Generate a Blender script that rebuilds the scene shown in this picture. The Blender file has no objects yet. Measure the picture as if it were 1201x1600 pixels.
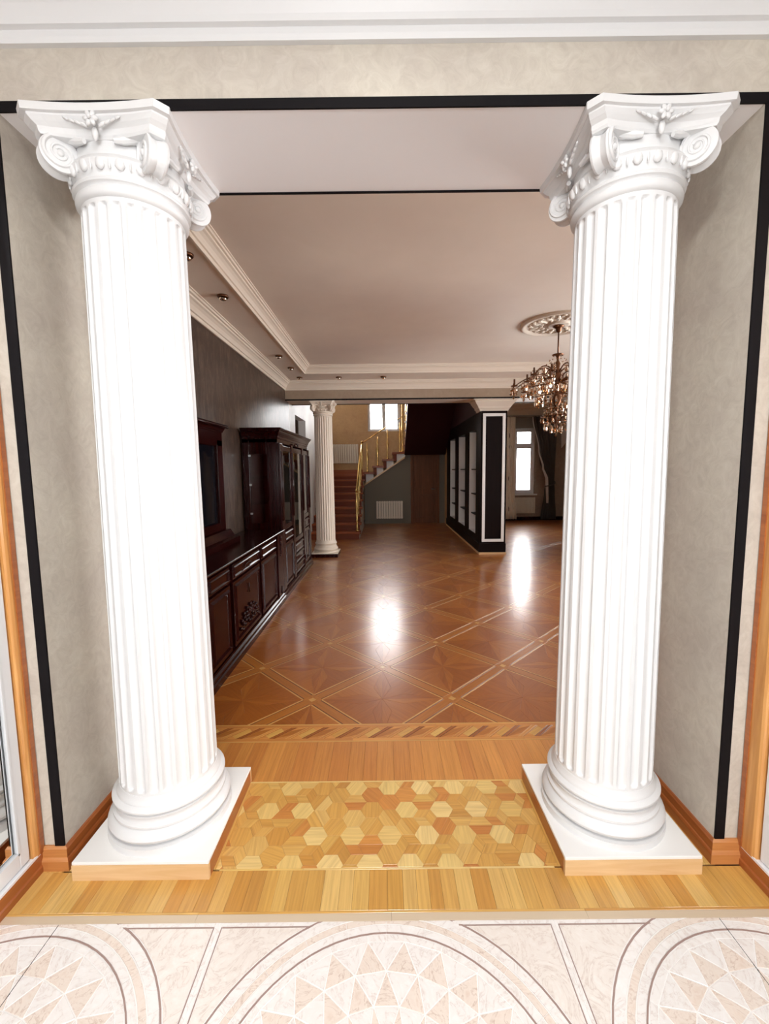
import bpy, bmesh, math, random
from mathutils import Vector, Matrix
random.seed(7)
PI = math.pi
C = bpy.context.scene.collection
sc = bpy.context.scene

# ------------------------------------------------------------------ camera
def make_camera():
    cam = bpy.data.cameras.new('camera'); o = bpy.data.objects.new('camera', cam); C.objects.link(o)
    p, y, r = .0989, -.0009, -.0113
    cp, sp, cy, sy = math.cos(p), math.sin(p), math.cos(y), math.sin(y)
    f = Vector((sy*cp, cy*cp, -sp)); rt = Vector((cy, -sy, 0)); up = rt.cross(f)
    cr, sr = math.cos(r), math.sin(r)
    R = cr*rt + sr*up; U = -sr*rt + cr*up
    m = Matrix((R, U, -f)).transposed().to_4x4(); m.translation = Vector((0, 0, 1.5))
    o.matrix_world = m
    cam.sensor_fit = 'HORIZONTAL'; cam.sensor_width = 36; cam.lens = 670.08/1201*36
    cam.clip_start = .02; sc.camera = o
make_camera()

# ------------------------------------------------------------------ light
SKY = 9.0
w = bpy.data.worlds.new('overcast_sky'); sc.world = w; w.use_nodes = True
bgn = w.node_tree.nodes['Background']; bgn.inputs[0].default_value = (.985, .99, 1, 1); bgn.inputs[1].default_value = SKY
def portal(name, loc, rot, sx, sy):
    l = bpy.data.lights.new(name, 'AREA'); l.shape = 'RECTANGLE'; l.size = sx; l.size_y = sy
    l.cycles.is_portal = True
    o = bpy.data.objects.new(name, l); C.objects.link(o); o.location = loc; o.rotation_euler = rot
portal('daylight_portal', (0, -2.52, 1.55), (PI/2, 0, 0), 1.7, 1.5)          # foyer glazing, faces +Y
def foyer_fill_lamp(x, y, z, watts):  # fill light added out of view to brighten foyer floor and columns
    l = bpy.data.lights.new('fill_lamp_glow', 'AREA'); l.shape = 'DISK'; l.size = .42; l.energy = watts; l.color = (1, .985, .97)
    o = bpy.data.objects.new('fill_lamp_glow', l); C.objects.link(o); o.location = (x, y, z-.075)
FOYER_FILL = 23
portal('daylight_portal', (-.0, 12.93, 3.45), (-PI/2, 0, 0), .95, 1.7)     # stair window, faces -Y
portal('daylight_portal', (3.98, 12.43, 1.68), (-PI/2, 0, 0), .65, 1.9)
portal('daylight_portal', (5.56, 4.6, 1.7), (PI/2, 0, PI/2), 3.3, 1.9)
portal('daylight_portal', (5.56, 9.7, 1.7), (PI/2, 0, PI/2), 1.5, 1.9)  # serves the added window beyond the bookcase
portal('daylight_portal', (1.73, 10.3, 4.55), (PI/2, 0, PI/2), 1.9, 1.3)       # added high window of the stair hall, faces -X
sc.view_settings.view_transform = 'Standard'; sc.view_settings.look = 'None'
sc.view_settings.gamma = 1; sc.view_settings.use_curve_mapping = False
sc.view_settings.exposure = 1.05
sc.cycles.use_denoising = True
sc.cycles.max_bounces = 10; sc.cycles.diffuse_bounces = 6; sc.cycles.glossy_bounces = 5
sc.cycles.transparent_max_bounces = 16; sc.cycles.sample_clamp_indirect = 8
sc.cycles.caustics_reflective = False; sc.cycles.caustics_refractive = False

# ------------------------------------------------------------------ materials
def new_mat(name, col, rough=.5, metal=0, coat=0, coat_r=.1, spec=.5):
    m = bpy.data.materials.new(name); m.use_nodes = True
    b = m.node_tree.nodes['Principled BSDF']
    b.inputs['Base Color'].default_value = (*col, 1); b.inputs['Roughness'].default_value = rough
    b.inputs['Metallic'].default_value = metal; b.inputs['Coat Weight'].default_value = coat
    b.inputs['Coat Roughness'].default_value = coat_r; b.inputs['Specular IOR Level'].default_value = spec
    return m
def N(m, t, **kw):
    n = m.node_tree.nodes.new(t)
    for k, v in kw.items(): setattr(n, k, v)
    return n
def L(m, a, b): m.node_tree.links.new(a, b)
def ramp(m, fac, stops):
    r = N(m, 'ShaderNodeValToRGB'); e = r.color_ramp.elements
    while len(e) < len(stops): e.new(.5)
    for i, (p, c) in enumerate(stops): e[i].position = p; e[i].color = (*c, 1)
    L(m, fac, r.inputs[0]); return r.outputs[0]
def noise(m, vec, scale, detail=4, rough=.55, dist=0):
    n = N(m, 'ShaderNodeTexNoise'); n.inputs['Scale'].default_value = scale; n.inputs['Detail'].default_value = detail
    n.inputs['Roughness'].default_value = rough; n.inputs['Distortion'].default_value = dist
    if vec is not None: L(m, vec, n.inputs['Vector'])
    return n.outputs['Fac']
def bump(m, h, strength=.1, dist=.01):
    b = N(m, 'ShaderNodeBump'); b.inputs['Strength'].default_value = strength; b.inputs['Distance'].default_value = dist
    L(m, h, b.inputs['Height']); L(m, b.outputs[0], m.node_tree.nodes['Principled BSDF'].inputs['Normal'])
def BSDF(m): return m.node_tree.nodes['Principled BSDF']
def obj_vec(m, s=(1, 1, 1)):
    t = N(m, 'ShaderNodeTexCoord'); mp = N(m, 'ShaderNodeMapping'); mp.inputs['Scale'].default_value = s
    L(m, t.outputs['Object'], mp.inputs[0]); return mp.outputs[0]
def pos_vec(m, s=(1, 1, 1)):
    g = N(m, 'ShaderNodeNewGeometry'); mp = N(m, 'ShaderNodeMapping'); mp.inputs['Scale'].default_value = s
    L(m, g.outputs['Position'], mp.inputs[0]); return mp.outputs[0]

def veneer(name, cols, rough=.36, coat=.9, coat_r=.21, grain=100, spread=.8):
    """parquet wood: grain along the uv x axis, a tone of its own for every piece"""
    m = new_mat(name, cols[0], rough, 0, coat, coat_r, .3)
    oi = N(m, 'ShaderNodeObjectInfo'); ge = N(m, 'ShaderNodeNewGeometry'); uv = N(m, 'ShaderNodeUVMap')
    a = N(m, 'ShaderNodeMath', operation='ADD'); L(m, oi.outputs['Random'], a.inputs[0]); L(m, ge.outputs['Random Per Island'], a.inputs[1])
    fr = N(m, 'ShaderNodeMath', operation='FRACT'); L(m, a.outputs[0], fr.inputs[0])
    cb = N(m, 'ShaderNodeCombineXYZ'); mu = N(m, 'ShaderNodeMath', operation='MULTIPLY'); L(m, fr.outputs[0], mu.inputs[0]); mu.inputs[1].default_value = 37
    for i in range(3): L(m, mu.outputs[0], cb.inputs[i])
    va = N(m, 'ShaderNodeVectorMath', operation='ADD'); L(m, uv.outputs[0], va.inputs[0]); L(m, cb.outputs[0], va.inputs[1])
    mp = N(m, 'ShaderNodeMapping'); mp.inputs['Scale'].default_value = (4, grain, 1); L(m, va.outputs[0], mp.inputs[0])
    n = noise(m, mp.outputs[0], 1, 5, .6, .6)
    k = len(cols); tone = ramp(m, fr.outputs[0], [(i/max(1, k-1), c) for i, c in enumerate(cols)])
    gr = ramp(m, n, [(.25, (.62, .55, .5)), (.6, (1.05, 1.05, 1.05)), (.8, (1.18, 1.15, 1.1))])
    mx = N(m, 'ShaderNodeMix', data_type='RGBA', blend_type='MULTIPLY'); mx.inputs[0].default_value = .75*spread
    L(m, tone, mx.inputs[6]); L(m, gr, mx.inputs[7]); L(m, mx.outputs[2], BSDF(m).inputs['Base Color'])
    big = noise(m, pos_vec(m), 2.2, 2)
    h = N(m, 'ShaderNodeMath', operation='MULTIPLY_ADD'); L(m, big, h.inputs[0]); h.inputs[1].default_value = 6; L(m, n, h.inputs[2])
    bump(m, h.outputs[0], .13, .002)
    rr = N(m, 'ShaderNodeMapRange'); rr.inputs[3].default_value = rough-.06; rr.inputs[4].default_value = rough+.1
    L(m, noise(m, pos_vec(m), 9, 4), rr.inputs[0]); L(m, rr.outputs[0], BSDF(m).inputs['Roughness'])
    return m
def solid_wood(name, a, b, rough=.3, coat=.4, scale=(3, 3, 25), axis=2, coat_r=.12):
    m = new_mat(name, a, rough, 0, coat, coat_r, .12 if ('mahogany' in name or 'black' in name) else .5 if 'skirting' in name else .25)
    s = [28, 28, 28]; s[axis] = 1.6
    v = obj_vec(m, tuple(s)); n = noise(m, v, 1, 6, .6, 1.0)
    L(m, ramp(m, n, [(.3, a), (.7, b)]), BSDF(m).inputs['Base Color']); bump(m, n, .05, .002); return m
def plaster(name, a, b, c, scale=7, bstr=.25, rough=.6, spec=.4, stretch=(1, 1, 1)):
    m = new_mat(name, a, rough, spec=spec)
    v = pos_vec(m, stretch)
    n = noise(m, v, scale, 8, .68, 1.6); n2 = noise(m, v, scale*.22, 3, .5)
    c1 = ramp(m, n, [(.3, a), (.5, b), (.72, c)])
    mx = N(m, 'ShaderNodeMix', data_type='RGBA', blend_type='MULTIPLY'); mx.inputs[0].default_value = 1
    L(m, c1, mx.inputs[6]); L(m, ramp(m, n2, [(.3, (.9, .87, .86)), (.7, (1.06, 1.05, 1.02))]), mx.inputs[7])
    L(m, mx.outputs[2], BSDF(m).inputs['Base Color'])
    bump(m, n, bstr, .004); return m

M = {}
M['white'] = new_mat('white_paint', (.86, .855, .84), .5)
M['gypsum'] = new_mat('gypsum_white', (.74, .742, .745), .38)
bump(M['gypsum'], noise(M['gypsum'], pos_vec(M['gypsum']), 60, 4), .08, .002)
M['cream_gyps'] = new_mat('cream_plaster_moulding', (.80, .71, .60), .45)
M['soffit'] = new_mat('soffit_white', (.93, .92, .925), .5)
M['ceiling'] = plaster('ceiling_paint', (.88, .82, .735), (.89, .83, .75), (.90, .84, .765), 3, .03, .55)
M['cream'] = new_mat('cream_paint', (.78, .72, .6), .5)
M['wallpaper'] = plaster('greige_wallpaper', (.50, .46, .40), (.56, .52, .455), (.62, .585, .52), 16, .35, .62)
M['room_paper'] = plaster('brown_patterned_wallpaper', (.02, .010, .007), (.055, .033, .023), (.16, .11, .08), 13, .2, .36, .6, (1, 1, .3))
M['stair_paint'] = plaster('beige_stair_wall', (.52, .33, .16), (.58, .38, .19), (.62, .42, .22), 10, .1, .5)
M['grey_paint'] = new_mat('grey_paint', (.17, .15, .115), .6)
M['white_wall'] = plaster('pale_plaster', (.74, .74, .73), (.78, .78, .77), (.82, .82, .8), 8, .05, .4)
M['beam'] = plaster('beige_beam_paint', (.34, .26, .19), (.37, .285, .21), (.4, .31, .235), 9, .05, .5)
M['taupe'] = plaster('taupe_wall', (.30, .24, .18), (.34, .27, .21), (.38, .31, .25), 9, .1, .5)
M['black'] = new_mat('black_trim', (.005, .004, .005), .5, spec=.12)
M['mahogany'] = solid_wood('dark_mahogany', (.009, .0008, .0008), (.024, .002, .0015), .22, .2, axis=1)
M['mahogany_v'] = solid_wood('dark_mahogany_upright', (.009, .0008, .0008), (.024, .002, .0015), .22, .2, axis=2)
M['wenge'] = solid_wood('black_brown_wood', (.005, .002, .002), (.009, .004, .0035), .45, 0, axis=2)
M['tread'] = solid_wood('red_brown_tread', (.24, .06, .02), (.33, .09, .03), .45, .05, axis=0)
M['riser'] = solid_wood('red_brown_riser', (.14, .03, .01), (.21, .048, .016), .5, 0, axis=0)
M['maroon'] = new_mat('maroon_paint', (.035, .003, .005), .5)
M['skirt'] = solid_wood('orange_skirting', (.27, .07, .016), (.42, .13, .032), .3, .5, axis=1)
M['skirt_x'] = solid_wood('orange_skirting_across', (.42, .16, .045), (.58, .25, .08), .3, .5, axis=0)
M['casing'] = solid_wood('honey_casing', (.45, .18, .045), (.70, .36, .12), .35, .3, axis=2)
M['plinthwood'] = solid_wood('pale_raw_wood', (.66, .42, .20), (.78, .56, .32), .5, .1, axis=0)
M['doorwood'] = solid_wood('brown_door_wood', (.13, .045, .016), (.21, .075, .028), .5, 0, axis=2)
M['pvc'] = new_mat('white_pvc', (.82, .83, .85), .3)
M['steel'] = new_mat('satin_steel', (.6, .6, .6), .3, 1)
M['brass'] = new_mat('polished_brass', (.85, .58, .22), .2, 1)
M['bronze'] = new_mat('aged_bronze', (.16, .07, .035), .35, .9)
M['radiator'] = new_mat('radiator_enamel', (.78, .73, .62), .4)
M['mirror'] = new_mat('mirror', (.88, .9, .9), .02, 1)
M['dark_glass'] = new_mat('dark_screen', (.006, .006, .009), .06, 0, .6, .05)
M['grout'] = new_mat('joint_base', (.10, .04, .015), .7)
M['tile_base'] = new_mat('white_grout', (.9, .88, .86), .5)
M['curtain_dark'] = new_mat('grey_brown_curtain', (.09, .075, .065), .75)
M['curtain_light'] = None
M['pelmet'] = new_mat('grey_blind_fabric', (.22, .21, .18), .8)
M['voile'] = new_mat('pale_voile', (.75, .72, .7), .7)

def glass(name, tint=(1, 1, 1), rough=.02, ior=1.5, base=.0):
    m = bpy.data.materials.new(name); m.use_nodes = True; nt = m.node_tree; nt.nodes.clear()
    out = N(m, 'ShaderNodeOutputMaterial'); mix = N(m, 'ShaderNodeMixShader'); t = N(m, 'ShaderNodeBsdfTransparent'); g = N(m, 'ShaderNodeBsdfGlossy')
    fr = N(m, 'ShaderNodeFresnel'); fr.inputs[0].default_value = ior
    t.inputs[0].default_value = (*tint, 1); g.inputs['Roughness'].default_value = rough
    ad = N(m, 'ShaderNodeMath', operation='ADD'); ad.inputs[1].default_value = base; ad.use_clamp = True
    L(m, fr.outputs[0], ad.inputs[0]); L(m, ad.outputs[0], mix.inputs[0]); L(m, t.outputs[0], mix.inputs[1]); L(m, g.outputs[0], mix.inputs[2]); L(m, mix.outputs[0], out.inputs[0])
    return m
M['glass'] = glass('window_glass')
M['crystal'] = glass('smoky_crystal', (.62, .42, .28), .05, 1.7, .10)
M['crystal'].node_tree.nodes['Glossy BSDF'].inputs[0].default_value = (1, .9, .78, 1)

def patterned_curtain():
    m = new_mat('cream_dotted_curtain', (.8, .7, .6), .8)
    v = pos_vec(m, (6, 6, 3.4)); vo = N(m, 'ShaderNodeTexVoronoi'); vo.inputs['Scale'].default_value = 1; vo.inputs['Randomness'].default_value = .25
    L(m, v, vo.inputs['Vector'])
    L(m, ramp(m, vo.outputs['Distance'], [(.25, (.22, .19, .16)), (.34, (.88, .82, .70))]), BSDF(m).inputs['Base Color'])
    return m
M['curtain_light'] = patterned_curtain()

def marble(name, a, b, vein):
    m = new_mat(name, a, .22, 0, .3, .1)
    oi = N(m, 'ShaderNodeObjectInfo'); ge = N(m, 'ShaderNodeNewGeometry'); ad = N(m, 'ShaderNodeMath', operation='ADD')
    L(m, oi.outputs['Random'], ad.inputs[0]); L(m, ge.outputs['Random Per Island'], ad.inputs[1])
    cb = N(m, 'ShaderNodeVectorMath', operation='SCALE'); cb.inputs[0].default_value = (9, 5, 3); L(m, ad.outputs[0], cb.inputs['Scale'])
    va = N(m, 'ShaderNodeVectorMath', operation='ADD'); L(m, pos_vec(m), va.inputs[0]); L(m, cb.outputs[0], va.inputs[1])
    n = noise(m, va.outputs[0], 9, 7, .62, 2.2); n2 = noise(m, va.outputs[0], 30, 4, .6, 2)
    c1 = ramp(m, n, [(.36, a), (.47, b), (.5, vein), (.53, b), (.66, a)])
    mx = N(m, 'ShaderNodeMix', data_type='RGBA'); L(m, ramp(m, n2, [(.40, (0, 0, 0)), (.62, (.8, .8, .8))]), mx.inputs[0])
    L(m, c1, mx.inputs[6]); mx.inputs[7].default_value = (*b, 1); L(m, mx.outputs[2], BSDF(m).inputs['Base Color']); return m
M['m_white'] = marble('white_marble', (.90, .875, .855), (.86, .82, .79), (.72, .64, .6))
M['m_beige'] = marble('beige_marble', (.76, .63, .54), (.83, .73, .65), (.62, .48, .40))
M['m_field'] = marble('cream_marble', (.87, .82, .77), (.82, .75, .69), (.68, .58, .52))
M['m_brown'] = new_mat('brown_marble_line', (.36, .25, .22), .3)
M['m_line'] = new_mat('white_marble_line', (.93, .91, .88), .3)

GO = (.50, .255, .058)
M['v_gold'] = veneer('golden_oak', [(.52, .25, .055), (.66, .39, .10), (.74, .49, .17), (.60, .32, .07), (.70, .42, .12)])
M['v_light'] = veneer('pale_oak', [(.74, .52, .18), (.80, .58, .24), (.72, .47, .14)])
M['v_mid'] = veneer('amber_oak', [(.60, .31, .07), (.66, .37, .09), (.56, .27, .055), (.70, .42, .12)])
M['v_orange'] = veneer('orange_oak', [(.58, .24, .055), (.64, .28, .065), (.53, .20, .045), (.60, .26, .06)])
M['v_room'] = veneer('reddish_oak', [(.37, .115, .017), (.42, .138, .021), (.33, .096, .013), (.39, .122, .018)])
M['v_room2'] = veneer('reddish_oak_dark', [(.31, .088, .012), (.35, .105, .015), (.32, .093, .013)])
M['v_strip'] = veneer('maple_line', [(.60, .32, .09), (.64, .35, .10)])
M['v_dark'] = veneer('walnut_line', [(.12, .03, .01), (.16, .045, .015)])
M['v_band'] = veneer('band_oak', [(.41, .140, .022), (.44, .155, .025)])
M['v_sill'] = new_mat('pale_threshold_strip', (.62, .50, .36), .4)

# ------------------------------------------------------------------ mesh builder
class MB:
    def __init__(s): s.v = []; s.f = []; s.m = Matrix(); s.sm = []; s.uv = None
    def add(s, vs, fs, smooth=False):
        b = len(s.v); s.v += [tuple(s.m @ Vector(v)) for v in vs]; s.f += [tuple(b+i for i in f) for f in fs]; s.sm += [smooth]*len(fs)
    def box(s, x0, x1, y0, y1, z0, z1):
        x0, x1 = min(x0, x1), max(x0, x1); y0, y1 = min(y0, y1), max(y0, y1); z0, z1 = min(z0, z1), max(z0, z1)
        s.add([(x, y, z) for x in (x0, x1) for y in (y0, y1) for z in (z0, z1)],
              [(0, 1, 3, 2), (4, 6, 7, 5), (0, 4, 5, 1), (2, 3, 7, 6), (0, 2, 6, 4), (1, 5, 7, 3)]); return s
    def prism(s, poly, a0, a1, plane='xy'):
        """poly extruded along the missing axis"""
        n = len(poly)
        def P(p, a): return {'xy': (p[0], p[1], a), 'xz': (p[0], a, p[1]), 'yz': (a, p[0], p[1])}[plane]
        area = sum(poly[i][0]*poly[(i+1) % n][1]-poly[(i+1) % n][0]*poly[i][1] for i in range(n))
        flip = (area < 0) != (plane == 'xz')
        vs = [P(p, a0) for p in poly]+[P(p, a1) for p in poly]
        fs = [tuple(range(n))[::-1], tuple(range(n, 2*n))]+[(i, (i+1) % n, n+(i+1) % n, n+i) for i in range(n)]
        if flip: fs = [f[::-1] for f in fs]
        s.add(vs, fs); return s
    def lathe(s, prof, c=(0, 0), n=32, smooth=True, sq=None):
        vs = []; fs = []
        for (r, z) in prof:
            for k in range(n):
                a = 2*PI*k/n; vs.append((c[0]+r*math.cos(a), c[1]+r*math.sin(a), z))
        for i in range(len(prof)-1):
            for k in range(n): fs.append((i*n+k, i*n+(k+1) % n, (i+1)*n+(k+1) % n, (i+1)*n+k))
        fs.append(tuple(range(n))[::-1]); fs.append(tuple((len(prof)-1)*n+k for k in range(n)))
        s.add(vs, fs, smooth); return s
    def tube(s, path, r, n=8, smooth=True, closed=False):
        P = [Vector(p) for p in path]; K = len(P); vs = []; fs = []
        rr = r if isinstance(r, (list, tuple)) else [r]*K
        T0 = (P[1]-P[0]).normalized(); up = Vector((0, 0, 1)) if abs(T0.z) < .9 else Vector((1, 0, 0)); nrm = T0.cross(up).normalized()
        for i in range(K):
            if closed: T = (P[(i+1) % K]-P[i-1]).normalized()
            else: T = (P[min(i+1, K-1)]-P[max(i-1, 0)]).normalized()
            nrm = (nrm-T*nrm.dot(T)).normalized(); bi = T.cross(nrm)
            for k in range(n):
                a = 2*PI*k/n; vs.append(tuple(P[i]+(nrm*math.cos(a)+bi*math.sin(a))*rr[i]))
        for i in range(K if closed else K-1):
            j = (i+1) % K
            for k in range(n): fs.append((i*n+k, i*n+(k+1) % n, j*n+(k+1) % n, j*n+k))
        if not closed: fs.append(tuple(range(n))[::-1]); fs.append(tuple((K-1)*n+k for k in range(n)))
        s.add(vs, fs, smooth); return s
    def ball(s, c, r, sc_=(1, 1, 1), n=10, h=6):
        prof = [(max(1e-4, math.sin(PI*i/h))*r, -math.cos(PI*i/h)*r) for i in range(h+1)]
        old = s.m; s.m = s.m @ Matrix.Translation(c) @ Matrix.Diagonal((*sc_, 1)); s.lathe(prof, (0, 0), n); s.m = old; return s
    def extrude_profile(s, prof, p0, p1, out, miter0=0, miter1=0):
        """prof: (offset along out, z); runs from p0 to p1 (xy); miter = how far ends shift per unit of offset"""
        p0 = Vector((*p0, 0)); p1 = Vector((*p1, 0)); d = (p1-p0).normalized(); o = Vector((*out, 0)); n = len(prof)
        vs = []
        for q, mt in ((p0, miter0), (p1, -miter1)):
            for (a, z) in prof:
                v = q+o*a+d*(a*mt); vs.append((v.x, v.y, z))
        fs = [tuple(range(n)), tuple(range(n, 2*n))[::-1]]+[(i, n+i, n+(i+1) % n, (i+1) % n) for i in range(n)]
        area = sum(prof[i][0]*prof[(i+1) % n][1]-prof[(i+1) % n][0]*prof[i][1] for i in range(n))
        cr = d.cross(o).z
        if (area*cr) < 0: fs = [f[::-1] for f in fs]
        s.add(vs, fs); return s
    def build(s, name, mat, parent=None, local=False, bevel=0, auto=False):
        me = bpy.data.meshes.new(name)
        vs = s.v
        if parent is not None and not local:
            o = LOC.get(parent.name, (0, 0, 0)); vs = [(v[0]-o[0], v[1]-o[1], v[2]-o[2]) for v in vs]
        me.from_pydata(vs, [], s.f); me.materials.append(mat)
        me.polygons.foreach_set('use_smooth', s.sm)
        if s.uv:
            u = me.uv_layers.new(name='UVMap'); u.data.foreach_set('uv', s.uv)
        me.update()
        ob = bpy.data.objects.new(name, me); C.objects.link(ob)
        if parent is not None:
            ob.parent = parent; LOC[ob.name] = LOC.get(parent.name, (0, 0, 0))
        else: LOC[ob.name] = (0, 0, 0)
        if auto: me.set_sharp_from_angle(angle=math.radians(35))
        if bevel:
            b = ob.modifiers.new('bevel', 'BEVEL'); b.width = bevel; b.segments = 2; b.limit_method = 'ANGLE'; b.angle_limit = .6
        return ob
LOC = {}
def thing(name, label, cat, loc=(0, 0, 0), group=None):
    o = bpy.data.objects.new(name, None); C.objects.link(o); o.location = loc; LOC[o.name] = tuple(loc)
    o.empty_display_size = .1
    o['label'] = label; o['category'] = cat
    if group: o['group'] = group
    return o
def tag(o, label, cat, group=None):
    o['label'] = label; o['category'] = cat
    if group: o['group'] = group
    return o
def struct(o, label=None):
    o['kind'] = 'structure'
    if label: o['label'] = label
    return o
def bx(name, mat, parent, *b, bevel=0):
    m = MB()
    if isinstance(b[0], (tuple, list)):
        for q in b: m.box(*q)
    else: m.box(*b)
    return m.build(name, M[mat], parent, bevel=bevel)
def copy_tree(o, parent=None):
    c = o.copy(); C.objects.link(c)
    if parent is not None: c.parent = parent
    for ch in list(o.children): copy_tree(ch, c)
    return c

# ------------------------------------------------------------------ setting
JL, JR = -1.2294, 1.2359      # opening of the passage
Y0, Y1 = 1.5006, 1.9173       # its two faces
SZ = 2.657                    # soffit height
XL, XR = -1.63, 5.45          # main room
YB0, YB1 = 7.25, 7.78         # far beam
ZC, ZP = 3.05, 2.95           # tray ceiling, perimeter soffit
WF = 1.31; WR = 1.325         # wardrobe fronts
FZ = 3.0                      # foyer ceiling

floor = struct(bx('floor', 'grout', None, -2.0, XR+.1, 1.29, 13.0, -.12, -.006), 'parquet floor of the passage and the long room')
floor_t = struct(bx('floor', 'tile_base', None, -2.0, 2.0, -2.6, 1.29, -.12, -.0013), 'marble medallion tile floor of the foyer')

# partition with the passage
m = MB(); m.box(-2.0, JL, Y0, Y1, 0, 3.3); m.box(JR, XR+.1, Y0, Y1, 0, 3.3); m.box(JL, JR, Y0, Y1, SZ+.004, 3.3)
struct(m.build('wall_front', M['wallpaper']), 'greige wallpapered partition pierced by the passage')
m = MB(); m.prism([(JL, Y0), (JR, Y0), (JR, Y1), (JL, Y1)], SZ-.0, SZ+.004)
struct(m.build('ceiling', M['soffit']), 'white soffit of the passage')
# black edge trims
t = .006
struct(bx('trim_1', 'black', None, (JL-.036, JR+.036, Y0-t, Y0, SZ-.003, SZ+.029), (JL-.036, JL-.0, Y0-t, Y0, .085, SZ), (JR, JR+.036, Y0-t, Y0, .085, SZ)), 'black strip framing the passage on the foyer side')
struct(bx('trim_2', 'black', None, (JL-.03, JR+.03, Y1-.004, Y1+t, SZ-.005, SZ+.02), (JL-.03, JL+.005, Y1-.004, Y1+t, .085, SZ), (JR-.005, JR+.03, Y1-.004, Y1+t, .085, SZ)), 'black strip framing the passage on the room side')
# skirting of the passage
def skirting(name, mat, p0, p1, out, h=.092, th=.02, m0=0, m1=0):
    pr = [(0, 0), (th, 0), (th, h*.42), (th*.8, h*.5), (th*.62, h*.55), (th*.62, h*.9), (th*.35, h), (0, h)]
    o = MB().extrude_profile(pr, p0, p1, out, m0, m1).build(name, M[mat]); return struct(o)
skirting('baseboard_left', 'skirt', (JL, Y0-.0), (JL, Y1), (1, 0), m0=-1)
skirting('baseboard_right', 'skirt', (JR, Y0), (JR, Y1), (-1, 0), m0=-1)
skirting('baseboard_front', 'skirt_x', (-WF-.02, Y0), (JL, Y0), (0, -1), m1=-1)
skirting('baseboard_front', 'skirt_x', (JR, Y0), (WR+.02, Y0), (0, -1), m0=-1)

# foyer shell
struct(bx('wall_left', 'white', None, -2.12, -2.0, -2.6, Y0, 0, 3.3))
struct(bx('wall_right', 'white', None, 2.0, 2.12, -2.6, Y0, 0, 3.3))
struct(bx('ceiling', 'white', None, -2.1, 2.1, -2.6, Y0, FZ, 3.3), 'white foyer ceiling')
for s, wx in ((-1, WF), (1, WR)):
    struct(bx('wall_left' if s < 0 else 'wall_right', 'wallpaper', None, s*(wx+.01), s*1.99, -2.55, Y0, 2.66, FZ), 'wallpapered bulkhead above the mirrored wardrobe')
struct(bx('wall_back', 'white', None, (-2.1, -1.15, -2.7, -2.55, 0, 3.3), (1.15, 2.1, -2.7, -2.55, 0, 3.3), (-1.15, 1.15, -2.7, -2.55, 2.3, 3.3), (-1.15, 1.15, -2.7, -2.55, 0, .8), (-1.15, -.85, -2.7, -2.55, .8, 2.3), (.85, 1.15, -2.7, -2.55, .8, 2.3)))
def window(name, x0, x1, z0, z1, y0, y1, mulls=(), trans=None, fw=.05, label=None, along='x', mat='pvc'):
    """frame in the plane y0..y1 (or x0..x1 when along='y'), panes as children"""
    def bb(a0, a1, b0, b1, c0, c1): return (a0, a1, b0, b1, c0, c1) if along == 'x' else (b0, b1, a0, a1, c0, c1)
    bs = [bb(x0, x0+fw, y0, y1, z0, z1), bb(x1-fw, x1, y0, y1, z0, z1), bb(x0+fw, x1-fw, y0, y1, z0, z0+fw), bb(x0+fw, x1-fw, y0, y1, z1-fw, z1)]
    for mx in mulls: bs.append(bb(mx-fw*.6, mx+fw*.6, y0-.01, y1, z0+fw, z1-fw))
    if trans: bs.append(bb(x0+fw, x1-fw, y0-.006, y1, trans-fw*.6, trans+fw*.6))
    f = struct(bx(name, mat, None, *bs, bevel=.004), label)
    xs = [x0+fw]+[q for mx in mulls for q in (mx-fw*.6, mx+fw*.6)]+[x1-fw]
    zs = [z0+fw]+([trans-fw*.6, trans+fw*.6] if trans else [])+[z1-fw]
    ym = (y0+y1)/2
    for i in range(0, len(xs), 2):
        for k in range(0, len(zs), 2):
            a0, a1, c0, c1 = xs[i], xs[i+1], zs[k], zs[k+1]; g = .022
            bx('sash', mat, f, bb(a0, a0+g, ym-.02, ym+.02, c0, c1), bb(a1-g, a1, ym-.02, ym+.02, c0, c1), bb(a0+g, a1-g, ym-.02, ym+.02, c0, c0+g), bb(a0+g, a1-g, ym-.02, ym+.02, c1-g, c1))
            bx('pane', 'glass', f, bb(a0+g, a1-g, ym-.003, ym+.003, c0+g, c1-g))
    return f
window('window_3', -.85, .85, .8, 2.3, -2.66, -2.58, mulls=(0,), label='foyer window behind the photographer')

for lx_, ly_ in ((0, .1), (0, -1.6)):
    lt = thing('foyer_fill_lamp', 'added unseen fill lamp, round and flush on the foyer ceiling, ' + ('above the photographer' if ly_ > 0 else 'near the entrance window'), 'lamp', (lx_, ly_, FZ))
    MB().lathe([(.25, -.001), (.26, -.02), (.25, -.06), (.22, -.065), (.22, -.07), (.212, -.07), (.212, -.03), (.002, -.03)], n=40).build('housing', M['white'], lt, local=True)
    foyer_fill_lamp(lx_, ly_, FZ, FOYER_FILL)

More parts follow.
